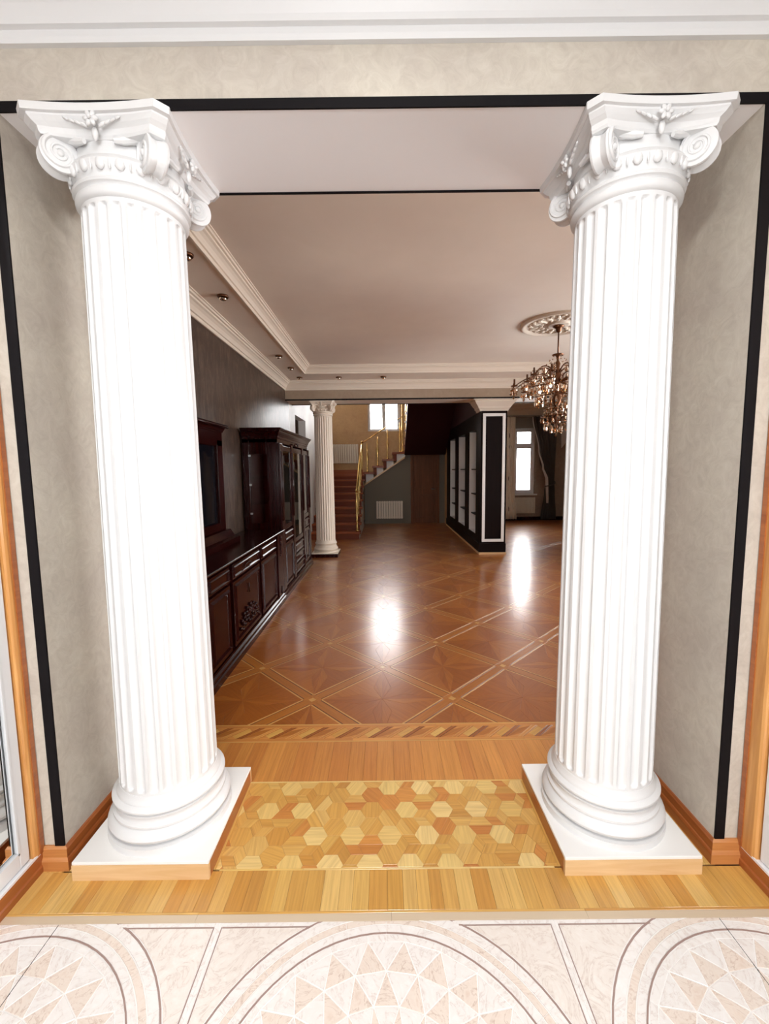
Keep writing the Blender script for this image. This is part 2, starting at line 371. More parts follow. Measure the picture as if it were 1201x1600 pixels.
# plaster cornices
def cornice_prof(z0, dz, dx):
    pts = [(0, 0), (.12, 0), (.15, .10), (.15, .22), (.26, .24), (.30, .34), (.40, .50), (.56, .64), (.70, .70), (.72, .80), (.86, .82), (.90, .92), (1, .94), (1, 1), (0, 1)]
    return [(a*dx, z0+b*dz) for a, b in pts]
m = MB(); pr = cornice_prof(2.843, FZ-2.843, .135)
m.extrude_profile(pr, (-WF-.01, Y0), (WR+.01, Y0), (0, -1), 1, 1)
m.extrude_profile(pr, (-WF-.01, -2.55), (-WF-.01, Y0), (1, 0), 1, 1)
m.extrude_profile(pr, (WR+.01, -2.55), (WR+.01, Y0), (-1, 0), 1, 1)
m.extrude_profile(pr, (-WF-.01, -2.55), (WR+.01, -2.55), (0, 1), 1, 1)
struct(m.build('trim_3', M['gypsum']), 'stepped white plaster cornice of the foyer')

# main room shell
DY0, DY1, DZ = 8.0, 9.05, 2.52    # doorway in the left wall past the beam
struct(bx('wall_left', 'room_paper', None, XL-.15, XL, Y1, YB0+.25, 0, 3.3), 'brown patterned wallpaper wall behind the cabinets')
struct(bx('wall_left', 'white_wall', None, (XL-.15, XL, YB0+.25, DY0, 0, 5.6), (XL-.15, XL, DY1, 12.95, 0, 5.6), (XL-.15, XL, DY0, DY1, DZ, 5.6)), 'pale wall with doorway left of the stairs')
struct(bx('wall_right', 'taupe', None, (XR, XR+.15, Y1, 2.9, 0, 3.3), (XR, XR+.15, 6.3, 8.9, 0, 3.3), (XR, XR+.15, 10.5, 12.5, 0, 3.3), (XR, XR+.15, 2.9, 10.5, 0, .7), (XR, XR+.15, 2.9, 10.5, 2.7, 3.3)), 'taupe right wall of the long room')
window('window_4', 2.9, 6.3, .7, 2.7, XR+.03, XR+.11, mulls=(4.03, 5.17), label='side window of the long room', along='y')
window('fill_window_5', 8.9, 10.5, .7, 2.7, XR+.03, XR+.11, mulls=(9.7,), label='added unseen window lighting the zone beyond the bookcase', along='y')  # invented opening, lets extra sky light into the back zone
# hallway seen through the doorway in the left wall
struct(bx('wall_left', 'taupe', None, (XL-1.3, XL-1.2, 7.6, 9.6, 0, 2.9), (XL-1.2, XL-.15, 7.6, 7.7, 0, 2.9), (XL-1.2, XL-.15, 9.5, 9.6, 0, 2.9)), 'brown hallway wall seen through the doorway')
struct(bx('ceiling', 'ceiling', None, XL-1.3, XL-.15, 7.6, 9.6, 2.9, 3.0), 'hallway ceiling')
struct(bx('floor', 'v_room2', None, XL-1.3, XL-.0, 7.6, 9.6, -.1, -.001), 'hallway floor')
# tray ceiling
TX0, TX1, TY0, TY1 = -1.19, 5.0, 2.38, 6.62
m = MB()
m.box(XL, XR, Y1, TY0, ZP, 3.3); m.box(XL, XR, TY1, YB0, ZP, 3.3); m.box(XL, TX0, TY0, TY1, ZP, 3.3); m.box(TX1, XR, TY0, TY1, ZP, 3.3)
m.box(TX0, TX1, TY0, TY1, ZC, 3.3)
struct(m.build('ceiling', M['ceiling']), 'tray ceiling of the long room')
def ring(prof, x0, x1, y0, y1, inward=True):
    m = MB()
    m.extrude_profile(prof, (x0, y0), (x1, y0), (0, 1), 1, 1); m.extrude_profile(prof, (x0, y1), (x1, y1), (0, -1), 1, 1)
    m.extrude_profile(prof, (x0, y0), (x0, y1), (1, 0), 1, 1); m.extrude_profile(prof, (x1, y0), (x1, y1), (-1, 0), 1, 1); return m
struct(ring(cornice_prof(2.815, ZP-2.815, .125), XL, XR, Y1, YB0).build('trim_4', M['cream_gyps']), 'outer plaster cornice of the long room')
struct(ring(cornice_prof(ZP-.012, ZC-ZP+.012, .11), TX0, TX1, TY0, TY1).build('trim_5', M['cream_gyps']), 'inner plaster cornice around the ceiling tray')
# beam across the room
struct(bx('wall_far', 'beam', None, (XL, XR, YB0, YB1, 2.668, 3.3)), 'beam on columns across the long room')
struct(bx('trim_6', 'black', None, (XL, XR, YB0-.005, YB0+.02, 2.652, 2.672), (XL, XR, YB1-.02, YB1+.005, 2.652, 2.672)), 'black strip under the far beam')
struct(bx('ceiling', 'ceiling', None, (XL, XR, YB0+.02, YB1-.02, 2.66, 2.668)), 'underside of the far beam')
# back zone: window wall on the right, stair hall on the left
YW = 12.3
struct(bx('ceiling', 'ceiling', None, (XL, .5, YB1, 9.2, ZP, 3.3), (.5, 1.66, YB1, 8.6, ZP, 3.3), (1.66, XR, YB1, YW, 3.22, 3.3), (XL, 1.66, 8.6, 13.1, 5.5, 5.6)), 'ceiling beyond the far beam')
struct(bx('wall_right', 'stair_paint', None, (1.66, 1.76, 11.45, 13.0, 0, 5.5), (XL, 1.66, 8.5, 8.6, 3.3, 5.6)), 'upper wall of the stair hall')
struct(bx('wall_right', 'maroon', None, (1.66, 1.76, 8.6, 9.3, 2.475, 5.5), (1.66, 1.76, 11.3, 11.45, 2.475, 5.5), (1.66, 1.76, 9.3, 11.3, 2.475, 3.85), (1.66, 1.76, 9.3, 11.3, 5.25, 5.5), (1.66, 1.76, 7.80, 8.6, 2.475, 3.22)), 'dark maroon wall above the black bookcase')
WX0, WX1, WZ0, WZ1 = 3.69, 4.29, .76, 2.62
struct(bx('wall_back', 'taupe', None, (1.76, WX0, YW, YW+.2, 0, 3.22), (WX1, XR, YW, YW+.2, 0, 3.22), (WX0, WX1, YW, YW+.2, 0, WZ0), (WX0, WX1, YW, YW+.2, WZ1, 3.22)), 'taupe back wall around the narrow window')
window('window_2', WX0, WX1, WZ0, WZ1, YW+.06, YW+.13, trans=2.12, fw=.085, label='narrow white window with transom light behind curtains')
SX0, SX1, SZ0, SZ1, YS = -.47, .47, 2.62, 4.3, 12.8
struct(bx('wall_back', 'stair_paint', None, (XL, SX0, YS, YS+.2, 0, 5.6), (SX1, 1.66, YS, YS+.2, 0, 5.6), (SX0, SX1, YS, YS+.2, 0, SZ0), (SX0, SX1, YS, YS+.2, SZ1, 5.6)), 'beige back wall of the stair hall')
window('window_1', SX0, SX1, SZ0, SZ1, YS+.04, YS+.11, mulls=(0,), fw=.05, label='bright two sash window above the stairs')
window('fill_window_6', 9.3, 11.3, 3.85, 5.25, 1.67, 1.73, mulls=(10.3,), label='added unseen high window brightening the stair hall', along='y')  # added out of view to light the steps and the pale wall
m = MB(); m.extrude_profile(cornice_prof(2.93, .29, .2), (1.76, YW), (XR, YW), (0, -1), 0, 1); m.extrude_profile(cornice_prof(2.93, .29, .2), (XR, YB1), (XR, YW), (-1, 0), 0, 1)
struct(m.build('trim_7', M['cream_gyps']), 'plaster cornice above the narrow window')
struct(bx('baseboard_back', 'mahogany', None, (1.76, XR, YW-.02, YW, 0, .1), (XR-.02, XR, YB1, YW-.02, 0, .1)))
struct(bx('trim_8', 'white', None, (WX0-.05, WX1+.05, YW-.1, YW+.06, WZ0-.04, WZ0)), 'white window sill')

# ------------------------------------------------------------------ floor pieces
CACHE = {}
class Pieces:
    """flat floor pieces with their own edges: the first `limit` of each name are objects, the rest one mesh"""
    def __init__(s, parent, z=0., limit=300, th=.006): s.p = parent; s.z = z; s.lim = limit; s.n = {}; s.stuff = {}; s.th = th
    def inset(s, poly, d):
        n = len(poly); out = []
        for i in range(n):
            a, b, c = Vector(poly[i-1]), Vector(poly[i]), Vector(poly[(i+1) % n])
            e1 = (b-a).normalized(); e2 = (c-b).normalized(); n1 = Vector((-e1.y, e1.x)); n2 = Vector((-e2.y, e2.x))
            k = 1+n1.dot(n2); k = max(k, .35); out.append(tuple(b+(n1+n2)*(d/k)))
        return out
    def geo(s, poly, g):
        base = s.inset(poly, g*(.3 if s.th > .002 else .8)); top = s.inset(poly, g)
        n = len(poly); vs = [(x, y, -s.th) for x, y in base]+[(x, y, -.0005) for x, y in base]+[(x, y, 0) for x, y in top]
        fs = [tuple(range(2*n, 3*n))]
        for k in (0, n): fs += [(k+i, k+(i+1) % n, k+n+(i+1) % n, k+n+i) for i in range(n)]
        return vs, fs
    def add(s, poly, name, mat, ang=0., g=.0011, near=True):
        n = len(poly)
        ar = sum(poly[i][0]*poly[(i+1) % n][1]-poly[(i+1) % n][0]*poly[i][1] for i in range(n))/2
        if abs(ar) < 3e-6: return
        if ar < 0: poly = poly[::-1]
        cx = sum(p[0] for p in poly)/n; cy = sum(p[1] for p in poly)/n; ca, sa = math.cos(ang), math.sin(ang)
        loc = [((x-cx)*ca+(y-cy)*sa, -(x-cx)*sa+(y-cy)*ca) for x, y in poly]
        dz = random.uniform(-.0002, .0002)
        k = s.n.get(name, 0)
        if near and k < s.lim:
            s.n[name] = k+1
            key = (name, mat, tuple((round(x, 4), round(y, 4)) for x, y in loc))
            me = CACHE.get(key)
            if me is None:
                vs, fs = s.geo(loc, g); me = bpy.data.meshes.new(name); me.from_pydata(vs, [], fs); me.materials.append(M[mat])
                u = me.uv_layers.new(name='UVMap'); uv = []
                for f in fs:
                    for i in f: uv += [vs[i][0], vs[i][1]]
                u.data.foreach_set('uv', uv); me.update(); CACHE[key] = me
            o = bpy.data.objects.new(name, me); C.objects.link(o); o.parent = s.p
            o.location = (cx, cy, s.z+dz); o.rotation_euler = (0, 0, ang)
        else:
            vs, fs = s.geo(loc, g); mb = s.stuff.setdefault((name, mat), MB())
            if mb.uv is None: mb.uv = []
            mb.add([(cx+x*ca-y*sa, cy+x*sa+y*ca, z+s.z+dz) for x, y, z in vs], fs)
            for f in fs:
                for i in f: mb.uv += [vs[i][0], vs[i][1]]
    def finish(s):
        for (name, mat), mb in s.stuff.items():
            o = mb.build(name, M[mat], s.p); o['kind'] = 'stuff'
def clip(poly, a, b, c):
    """keep a*x+b*y<=c"""
    out = []; n = len(poly)
    for i in range(n):
        p, q = poly[i], poly[(i+1) % n]; dp = a*p[0]+b*p[1]-c; dq = a*q[0]+b*q[1]-c
        if dp <= 0: out.append(p)
        if (dp < 0 < dq) or (dq < 0 < dp):
            t = dp/(dp-dq); out.append((p[0]+t*(q[0]-p[0]), p[1]+t*(q[1]-p[1])))
    cl = []
    for p in out:
        if not cl or (abs(p[0]-cl[-1][0])+abs(p[1]-cl[-1][1])) > 2e-4: cl.append(p)
    if len(cl) > 1 and (abs(cl[0][0]-cl[-1][0])+abs(cl[0][1]-cl[-1][1])) < 2e-4: cl.pop()
    return cl
def cliprect(poly, x0, x1, y0, y1):
    for a, b, c in ((1, 0, x1), (-1, 0, -x0), (0, 1, y1), (0, -1, -y0)):
        poly = clip(poly, a, b, c)
        if len(poly) < 3: return None
    return poly
def rect(x0, x1, y0, y1): return [(x0, y0), (x1, y0), (x1, y1), (x0, y1)]

F = Pieces(floor)
# threshold strip and the first row of short planks
for i in range(4):
    a = -WF+i*(WF+WR)/4; F.add(rect(a, a+(WF+WR)/4, 1.29, 1.317), 'threshold_strip', 'v_sill')
def long_strip(y0, y1, x0, x1, step, mat='v_strip', name='edge_strip'):
    n = max(1, round((x1-x0)/step)); d = (x1-x0)/n
    for i in range(n): F.add(rect(x0+i*d, x0+(i+1)*d, y0, y1), name, mat)
long_strip(1.317, 1.325, -WF, WR, .66, 'v_mid')
PLX = (-1.17, -.662, .646, 1.157)      # plinth edges
def planks(x0, x1, y0, y1, wmin, wmax, mat, lean=0.):
    x = x0; yc = (y0+y1)/2
    while x < x1:
        wd = random.uniform(wmin, wmax); l = lean*random.uniform(.6, 1)
        p = cliprect([(x, y0), (x+wd, y0), (x+wd, y1), (x, y1)], x0, x1, y0, y1)
        if p: F.add(p, 'plank', mat(), PI/2)
        x += wd
planks(-WF, WR, 1.325, 1.476, .045, .07, lambda: random.choice(['v_gold', 'v_gold', 'v_mid', 'v_gold', 'v_mid', 'v_gold']))
long_strip(1.476, 1.484, -.64, .625, .32, 'v_light')
# honeycomb field between the plinths
HS = .0512; hx0, hx1, hy0, hy1 = -.655, .64, 1.484, 1.932
ox, oy = 0.005, 1.628
cellk = 0
for i in range(-12, 13):
    for j in range(-6, 8):
        cx = ox+1.5*HS*i; cy = oy+HS*math.sqrt(3)*(j+(i % 2)*.5)
        if not (hx0-.1 < cx < hx1+.1 and hy0-.1 < cy < hy1+.1): continue
        V = [(cx+HS*math.cos(PI/3*k), cy+HS*math.sin(PI/3*k)) for k in range(6)]
        # one cell in three is a plain pale hexagon
        # axial coords
        aq = i; ar_ = j-(i-(i % 2))//2
        is_a = (aq-ar_) % 3 == 0
        if is_a:
            polys = [(V, random.choice([0, PI/3, PI/2]), random.choice(['v_light', 'v_light', 'v_mid']))]
        else:
            k = random.choice((0, 1, 2, 3))
            mm = lambda: random.choice(['v_mid', 'v_mid', 'v_gold', 'v_orange'])
            if k == 0: polys = [(V, random.uniform(0, PI), mm())]
            elif k in (1, 2):
                r0 = random.randrange(3)
                polys = [([V[r0], V[r0+1], V[r0+2], V[r0+3]], PI/3*r0, mm()), ([V[(r0+3) % 6], V[(r0+4) % 6], V[(r0+5) % 6], V[r0]], PI/3*r0, mm())]
            else:
                r0 = random.randrange(2); cc = (cx, cy)
                polys = [([cc, V[(r0+2*t_) % 6], V[(r0+2*t_+1) % 6], V[(r0+2*t_+2) % 6]], PI/3*(r0+2*t_), mm()) for t_ in range(3)]
        for pl, an, mt in polys:
            pl = cliprect(pl, hx0, hx1, hy0, hy1)
            if pl: F.add(pl, 'parquet_block', mt, an)
# wood beside and behind the plinths
planks(JL, hx0, 1.484, 1.932, .07, .09, lambda: 'v_gold'); planks(hx1, JR, 1.484, 1.932, .07, .09, lambda: 'v_gold')
planks(-WF, JL, 1.476, 1.52, .06, .08, lambda: 'v_gold')
long_strip(1.932, 1.940, JL, JR, .41, 'v_light')
planks(-1.63, 2.2, 1.940, 2.242, .06, .10, lambda: 'v_orange')
# twisted ribbon border
bz0, bz1 = 2.252, 2.399; ym = (bz0+bz1)/2
long_strip(2.242, 2.252, -1.63, 2.2, .64); long_strip(2.399, 2.409, -1.63, 2.2, .64)
pit = .187; kx = -1.63+.02
i = 0
def shear(x, y0, y1, wd, sl=.055): return [(x-sl, y0), (x-sl+wd, y0), (x+sl+wd, y1), (x+sl, y1)]
x = -1.55
while x < 2.1:
    for half in (0, 1):
        xc = x+half*pit/2; lo, hi = bz0+.022, bz1-.022
        edge = 'v_dark' if half == 0 else 'v_strip'; core = 'v_room2' if half == 0 else 'v_orange'
        F.add(shear(xc, lo, hi, .005), 'ribbon_line', edge); F.add(shear(xc+.005, lo, hi, .020), 'ribbon_block', core, PI/4)
        F.add(shear(xc+.025, lo, hi, .005), 'ribbon_line', edge); F.add(shear(xc+.030, lo, hi, .008), 'ribbon_line', 'v_band')
        # pale piece winding to the next bar
        a0 = xc+.038; nx = xc+pit/2
        L0 = [(a0-.055, lo), (nx-.055, lo), (nx+.055, hi), (a0+.055, hi)]
        sl = .11/(hi-lo)
        m1, m2 = lo+.03, hi-.03
        def at_(x_, y_): return (x_-.055+(y_-lo)*sl, y_)
        F.add([at_(a0, m1), at_(nx, lo+.004), at_(nx, m2-.004), at_(a0, hi-.004)] if half else [at_(a0, lo+.004), at_(nx, m1), at_(nx, hi-.004), at_(a0, m2)], 'ribbon_block', 'v_mid' if half else 'v_band', PI*.2)
        F.add([at_(a0, lo), at_(nx, lo), at_(nx, lo+.004), at_(a0, m1)] if half else [at_(a0, lo), at_(nx, lo), at_(nx, m1), at_(a0, lo+.004)], 'ribbon_wedge', 'v_orange', 0)
        F.add([at_(a0, hi-.004), at_(nx, m2-.004), at_(nx, hi), at_(a0, hi)] if half else [at_(a0, m2), at_(nx, hi-.004), at_(nx, hi), at_(a0, hi)], 'ribbon_wedge', 'v_orange', 0)
    x += pit
long_strip(bz0, bz0+.022, -1.63, 2.2, .48, 'v_orange', 'border_strip'); long_strip(bz1-.022, bz1, -1.63, 2.2, .48, 'v_orange', 'border_strip')
for q in ((2.2, XR),):
    F.add(rect(q[0], q[1], 1.94, 2.409), 'border_strip', 'v_orange')
# diamond panels
D = .4588; lx, ly = -.0309, 2.683; yb = 2.409
RX0, RX1, RY1 = XL, XR, 12.3
band = .0475; ln = .010; dk = .007
cells = []
for i in range(-5, 14):
    for j in range(-2, 24):
        if (i+j) % 2 != 0: continue      # nodes sit where i+j is odd
        cells.append((i, j))
nodes = [(i, j) for i in range(-5, 14) for j in range(-2, 24) if (i+j) % 2 != 0]
cells.sort(key=lambda c: (c[1], abs(c[0]))); nodes.sort(key=lambda c: (c[1], abs(c[0])))
def cl_room(p): return cliprect(p, RX0, RX1, yb, RY1)
def under(p):   # floor hidden under the stairs, left coarse
    return False
for (i, j) in cells:
    cx, cy = lx+i*D, ly+j*D
    near = cy < 6.2 and cx < 3.2
    R_ = D-band*math.sqrt(2)             # inner half diagonal
    if cy-R_ > RY1 or cx+R_ < RX0 or cx-R_ > RX1: continue
    cc = (cx, cy)
    def pt(r, a): return (cx+r*math.cos(a), cy+r*math.sin(a))
    for k in range(4):
        a = k*PI/2; T = pt(R_, a); S0 = pt(R_*.40, a-PI/8); S1 = pt(R_*.40, a+PI/8); T2 = pt(R_, a+PI/2); S2 = pt(R_*.40, a+PI/2-PI/8)
        for pl, nm, mt, an in (([cc, S0, T], 'star_point', 'v_room2' if (k % 2) else 'v_room', a-.2), ([cc, T, S1], 'star_point', 'v_room' if k % 2 else 'v_room2', a+.2),
                               ([cc, S1, T, T2, S2], 'parquet_panel', 'v_room' if (i+k) % 2 else 'v_room2', a+PI/4)):
            p2 = cl_room(pl)
            if p2 and len(p2) >= 3: F.add(p2, nm, mt, an, near=near)
for (i, j) in nodes:
    nx_, ny_ = lx+i*D, ly+j*D
    near = ny_ < 6.2 and nx_ < 3.2
    bd = band*math.sqrt(2)
    # crossing block with a pale inlaid diamond
    s_ = .026
    o4 = [(nx_+bd, ny_), (nx_, ny_+bd), (nx_-bd, ny_), (nx_, ny_-bd)]; i4 = [(nx_+s_, ny_), (nx_, ny_+s_), (nx_-s_, ny_), (nx_, ny_-s_)]
    for k in range(4):
        p = cl_room([o4[k], o4[(k+1) % 4], i4[(k+1) % 4], i4[k]])
        if p and len(p) >= 3: F.add(p, 'crossing_block', 'v_band', PI/4*(1+2*k), near=near)
    p = cl_room(i4)
    if p and len(p) >= 3: F.add(p, 'crossing_inlay', 'v_strip', 0, near=near)
    # bands run to the two neighbours further back
    for sx in (-1, 1):
        for sy in (1, -1) if j <= -1 else (1,):
            d = Vector((sx, sy)).normalized(); n_ = Vector((-d.y, d.x)); ln_ = D*math.sqrt(2)
            a = Vector((nx_, ny_))+d*band; b = Vector((nx_, ny_))+d*(ln_-band); an = math.atan2(d.y, d.x)
            offs = [(-band, -band+ln, 'inlay_strip', 'v_strip'), (-band+ln, -band+ln+dk, 'inlay_line', 'v_dark'), (-band+ln+dk, band-ln-dk, 'band_plank', 'v_band'), (band-ln-dk, band-ln, 'inlay_line', 'v_dark'), (band-ln, band, 'inlay_strip', 'v_strip')]
            for o0, o1, nm, mt in offs:
                p = cl_room([tuple(a+n_*o0), tuple(b+n_*o0), tuple(b+n_*o1), tuple(a+n_*o1)])
                if p and len(p) >= 3: F.add(p, nm, mt, an, g=.0006, near=near)
F.finish()

# foyer marble medallions
T = Pieces(floor_t, th=.0012)
MS = 1.047
def sector(cx, cy, r0, r1, a0, a1, n=3):
    r0 *= MS; r1 *= MS
    o = [(cx+r1*math.cos(a0+(a1-a0)*k/n), cy+r1*math.sin(a0+(a1-a0)*k/n)) for k in range(n+1)]
    q = [(cx+r0*math.cos(a1+(a0-a1)*k/n), cy+r0*math.sin(a1+(a0-a1)*k/n)) for k in range(n+1)]
    return o+q
def medallion(cx, cy, near):
    HP = .556; x0, x1 = max(cx-HP, -WF), min(cx+HP, WR); y0, y1 = cy-HP, min(cy+HP, 1.29)
    def put(p, nm, mt, an=0, g=.0008):
        if p is None: return
        p = cliprect(p, x0, x1, y0, y1)
        if p and len(p) >= 3: T.add(p, nm, mt, an, g, near=near and sum(q[1] for q in p)/len(p) > .93)
    dl = 2*PI/24
    P_ = lambda r, a: (cx+r*MS*math.cos(a), cy+r*MS*math.sin(a))
    for k in range(24):
        a0 = k*dl; a1 = a0+dl; am = a0+dl/2
        put(sector(cx, cy, .445, .450, a0, a1), 'ring_line', 'm_brown', g=.0003)
        put(sector(cx, cy, .450, .4715, a0, a1), 'ring_tile', 'm_white')
        put(sector(cx, cy, .4715, .474, a0, a1), 'ring_line', 'm_line', g=.0002)
        put(sector(cx, cy, .474, .494, a0, a1), 'ring_tile', 'm_beige')
        put(sector(cx, cy, .494, .4965, a0, a1), 'ring_line', 'm_line', g=.0002)
        put(sector(cx, cy, .4965, .5235, a0, a1), 'ring_tile', 'm_white')
        put(sector(cx, cy, .5235, .529, a0, a1), 'ring_line', 'm_brown', g=.0003)
        for (ra, rb, sh) in ((.345, .425, 0), (.265, .345, .5), (.185, .265, 0), (.10, .185, .5)):
            b0, b1, bm, b2 = a0+sh*dl, a1+sh*dl, am+sh*dl, a1+dl/2+sh*dl
            put([P_(ra, b0), P_(rb, bm), P_(ra, b1)][::-1], 'star_tile', 'm_beige', 0, .0020)
            put([P_(ra, b1), P_(rb, bm), P_(rb, b2)], 'star_tile', 'm_white', 0, .0020)
        put([P_(.425, am), P_(.445, am), P_(.445, a1+dl/2), P_(.425, a1+dl/2)], 'rim_tile', 'm_white', 0, .0012)
        put([P_(0.002, a0), P_(.10, a0), P_(.10, a1), P_(0.002, a1)], 'hub_tile', 'm_white')
    # corner fields between circle and panel edge
    for qx in (-1, 1):
        for qy in (-1, 1):
            ang0 = math.atan2(.0, 1); arc = []
            X1, Y_1 = HP-.016, (HP-.016 if qy < 0 else min(HP-.016, 1.272-cy)); AR = .531*MS
            aS = math.acos(X1/AR) if X1 < AR else 0; aE = math.asin(min(1, Y_1/AR))
            arc = [(cx+qx*AR*math.cos(aS+(aE-aS)*t_/12), cy+qy*AR*math.sin(aS+(aE-aS)*t_/12)) for t_ in range(13)]
            put(arc+[(cx+qx*X1, cy+qy*Y_1)], 'corner_tile', 'm_field')
        # brown and white lines at the panel's side
        put(rect(*sorted((cx+qx*(HP-.015), cx+qx*(HP-.011))), y0, y1-.014), 'edge_line', 'm_brown', g=.0003)
        put(rect(*sorted((cx+qx*(HP-.0105), cx+qx*HP)), y0, y1), 'edge_tile', 'm_white')
    if y1 > 1.28:
        for qx in (-1, 1):
            put(rect(*sorted((cx+qx*(HP-.015), cx+qx*.24)), 1.2725, 1.2765), 'edge_line', 'm_brown', g=.0003)
            put(rect(*sorted((cx+qx*(HP-.0105), cx+qx*.22)), 1.277, 1.289), 'edge_tile', 'm_white')
for row in range(4):
    for cx in (-.011, -.011-1.112, -.011+1.112):
        medallion(cx, .785-1.112*row, row == 0)
T.finish()
for x_ in (-1.103, 1.098): bx('joint_line', 'black', floor_t, x_-.0009, x_+.0009, -2.5, 1.288, -.001, .0004)

# ------------------------------------------------------------------ fluted columns
def make_column(cx, cy, label, ragged=True):
    t = thing('fluted_column', label, 'column', (cx, cy, 0), 'white fluted columns with scroll capitals')
    H = SZ
    def W(mb, name, mat, par=t, **k): return mb.build(name, M[mat], par, local=True, **k)
    hw = .2525
    W(MB().box(-hw, hw, -hw, hw, .060, .072), 'plinth_slab', 'white', bevel=.002)
    W(MB().box(-hw, hw, -hw-.002, -hw+.012, 0, .060), 'plinth_edging', 'plinthwood')
    W(MB().box(-hw, hw, hw-.012, hw, 0, .060), 'plinth_edging', 'plinthwood')
    for s in (-1, 1): W(MB().box(s*hw, s*(hw-.012), -hw+.012, hw-.012, 0, .060), 'plinth_edging', 'skirt')
    W(MB().box(-hw+.012, hw-.012, -hw+.012, hw-.012, 0, .06), 'plinth_core', 'grout')
    # attic base
    pr = [(.235, .072), (.236, .080), (.2345, .1)]
    for a in range(7): pr.append((.205+.028*math.sin(PI*(a+.0)/6*.999+.0), .10+.06*(a/6)))
    pr += [(.213, .164), (.213, .172), (.203, .178), (.199, .192), (.203, .204), (.209, .208)]
    for a in range(6): pr.append((.197+.017*math.sin(PI*a/5), .210+.032*(a/5)))
    pr += [(.197, .248), (.194, .253), (.1895, .262), (.186, .275)]
    W(MB().lathe(pr, n=64), 'base', 'gypsum', auto=True)
    # shaft
    n_f = 24; per = 8; nv = n_f*per; zs = [.272, .284, .290, .296, .304, .316, .34]+[.34+(2.36-.34)*k/6 for k in range(1, 7)]+[2.372, 2.384, 2.392, 2.398, 2.404, 2.412]
    vs = []; fs = []
    for z in zs:
        q = (z-.27)/2.14; rad = .1845-.0115*q-.004*q*q
        d = min((z-.284), (2.404-z)); end = max(0., min(1., d/.022)); end = math.sqrt(max(0, 1-(1-end)**2)) if end > 0 else 0
        for k in range(nv):
            u = (k % per)/per
            if u < .25: dep = 0
            else:
                c = (u-.25)/.75*2-1; half = end
                dep = .0125*math.sqrt(max(0, 1-(c/max(half, .01))**2))*min(1, end*1.5) if abs(c) < half else 0
            a = 2*PI*(k+.0)/nv; vs.append(((rad-dep)*math.cos(a), (rad-dep)*math.sin(a), z))
    for i in range(len(zs)-1):
        for k in range(nv): fs.append((i*nv+k, i*nv+(k+1) % nv, (i+1)*nv+(k+1) % nv, (i+1)*nv+k))
    mb = MB(); mb.add(vs, fs, True); W(mb, 'shaft', 'gypsum', auto=True)
    # capital
    pr = [(.168, 2.405), (.1685, 2.418), (.176, 2.421), (.182, 2.428), (.184, 2.437), (.182, 2.446), (.176, 2.452), (.179, 2.456), (.188, 2.460), (.191, 2.466), (.188, 2.472), (.180, 2.476), (.185, 2.49), (.196, 2.505), (.2, 2.52), (.192, 2.535), (.178, 2.545), (.176, 2.60)]
    cap = W(MB().lathe(pr, n=64), 'capital', 'gypsum', auto=True)
    mb = MB()
    for k in range(20):
        a = 2*PI*k/20; mb.m = Matrix.Rotation(a, 4, 'Z'); mb.ball((.192, 0, 2.508), .02, (.55, .85, 1.05), 8, 6)
        mb.m = Matrix.Rotation(a+PI/20, 4, 'Z'); mb.ball((.195, 0, 2.508), .02, (.3, .22, 1.05), 6, 5)
    W(mb, 'egg_and_dart', 'gypsum', cap)
    # abacus: concave sides, cut corners, stepped
    def ab(h, cut, dip):
        pts = []
        for k in range(4):
            a = k*PI/2; ca, sa = math.cos(a), math.sin(a)
            side = [(h-dip*(1-((2*t_/10-1))**2), -(h-cut)+2*(h-cut)*t_/10) for t_ in range(11)]
            pts += [(x*ca-y*sa, x*sa+y*ca) for x, y in side]
        return pts
    mb = MB()
    layers = [(.208, 2.585), (.212, 2.592), (.214, 2.606), (.224, 2.616), (.232, 2.628), (.232, 2.633), (.242, 2.635), (.244, 2.6565)]
    n = 44; base = 0; vs = []; fs = []
    for h, z in layers: vs += [(x, y, z) for x, y in ab(h, .034, .014+max(0, (2.63-z))*.35)]
    for i in range(len(layers)-1):
        for k in range(n): fs.append((i*n+k, i*n+(k+1) % n, (i+1)*n+(k+1) % n, (i+1)*n+k))
    fs.append(tuple(range(n))[::-1]); fs.append(tuple((len(layers)-1)*n+k for k in range(n)))
    mb.add(vs, fs); W(mb, 'abacus', 'gypsum', cap)
    # four corner scrolls, each a thick disc with a spiral on both faces and a band up to the middle of the sides
    for k in range(4):
        mb = MB(); R0 = Matrix.Rotation(PI/4+k*PI/2, 4, 'Z'); vc = Vector((.222, 0, 2.545))
        # disc: axis is horizontal, square to the diagonal
        old = R0 @ Matrix.Translation(vc) @ Matrix.Rotation(PI/2, 4, 'X')
        mb.m = old; mb.lathe([(.050, -.030), (.056, -.0285), (.0575, -.022), (.053, -.016), (.047, 0), (.053, .016), (.0575, .022), (.056, .0285), (.050, .030)], n=28)
        for sg in (-1, 1):
            path = []; rr = []
            for q in range(46):
                th = q*.3; r_ = .052*math.exp(-.105*th)+.001
                path.append((r_*math.cos(-th*sg*-1+PI/2), r_*math.sin(-th*sg*-1+PI/2)*1, sg*.031)); rr.append(max(.0028, .0085*r_/.058))
            mb.tube(path, rr, 6); mb.ball((0, 0, sg*.031), .011, (1, 1, .7))
        # neck of the scroll: a band that rises inward under the abacus
        mb.m = R0
        for sg in (-1, 1):
            prev = None
            path = [(.235, sg*.022, 2.597), (.205, sg*.026, 2.601), (.19, sg*.045, 2.592), (.178, sg*.075, 2.580), (.168, sg*.10, 2.574)]
            mb.tube(path, [.009, .012, .013, .012, .008], 8)
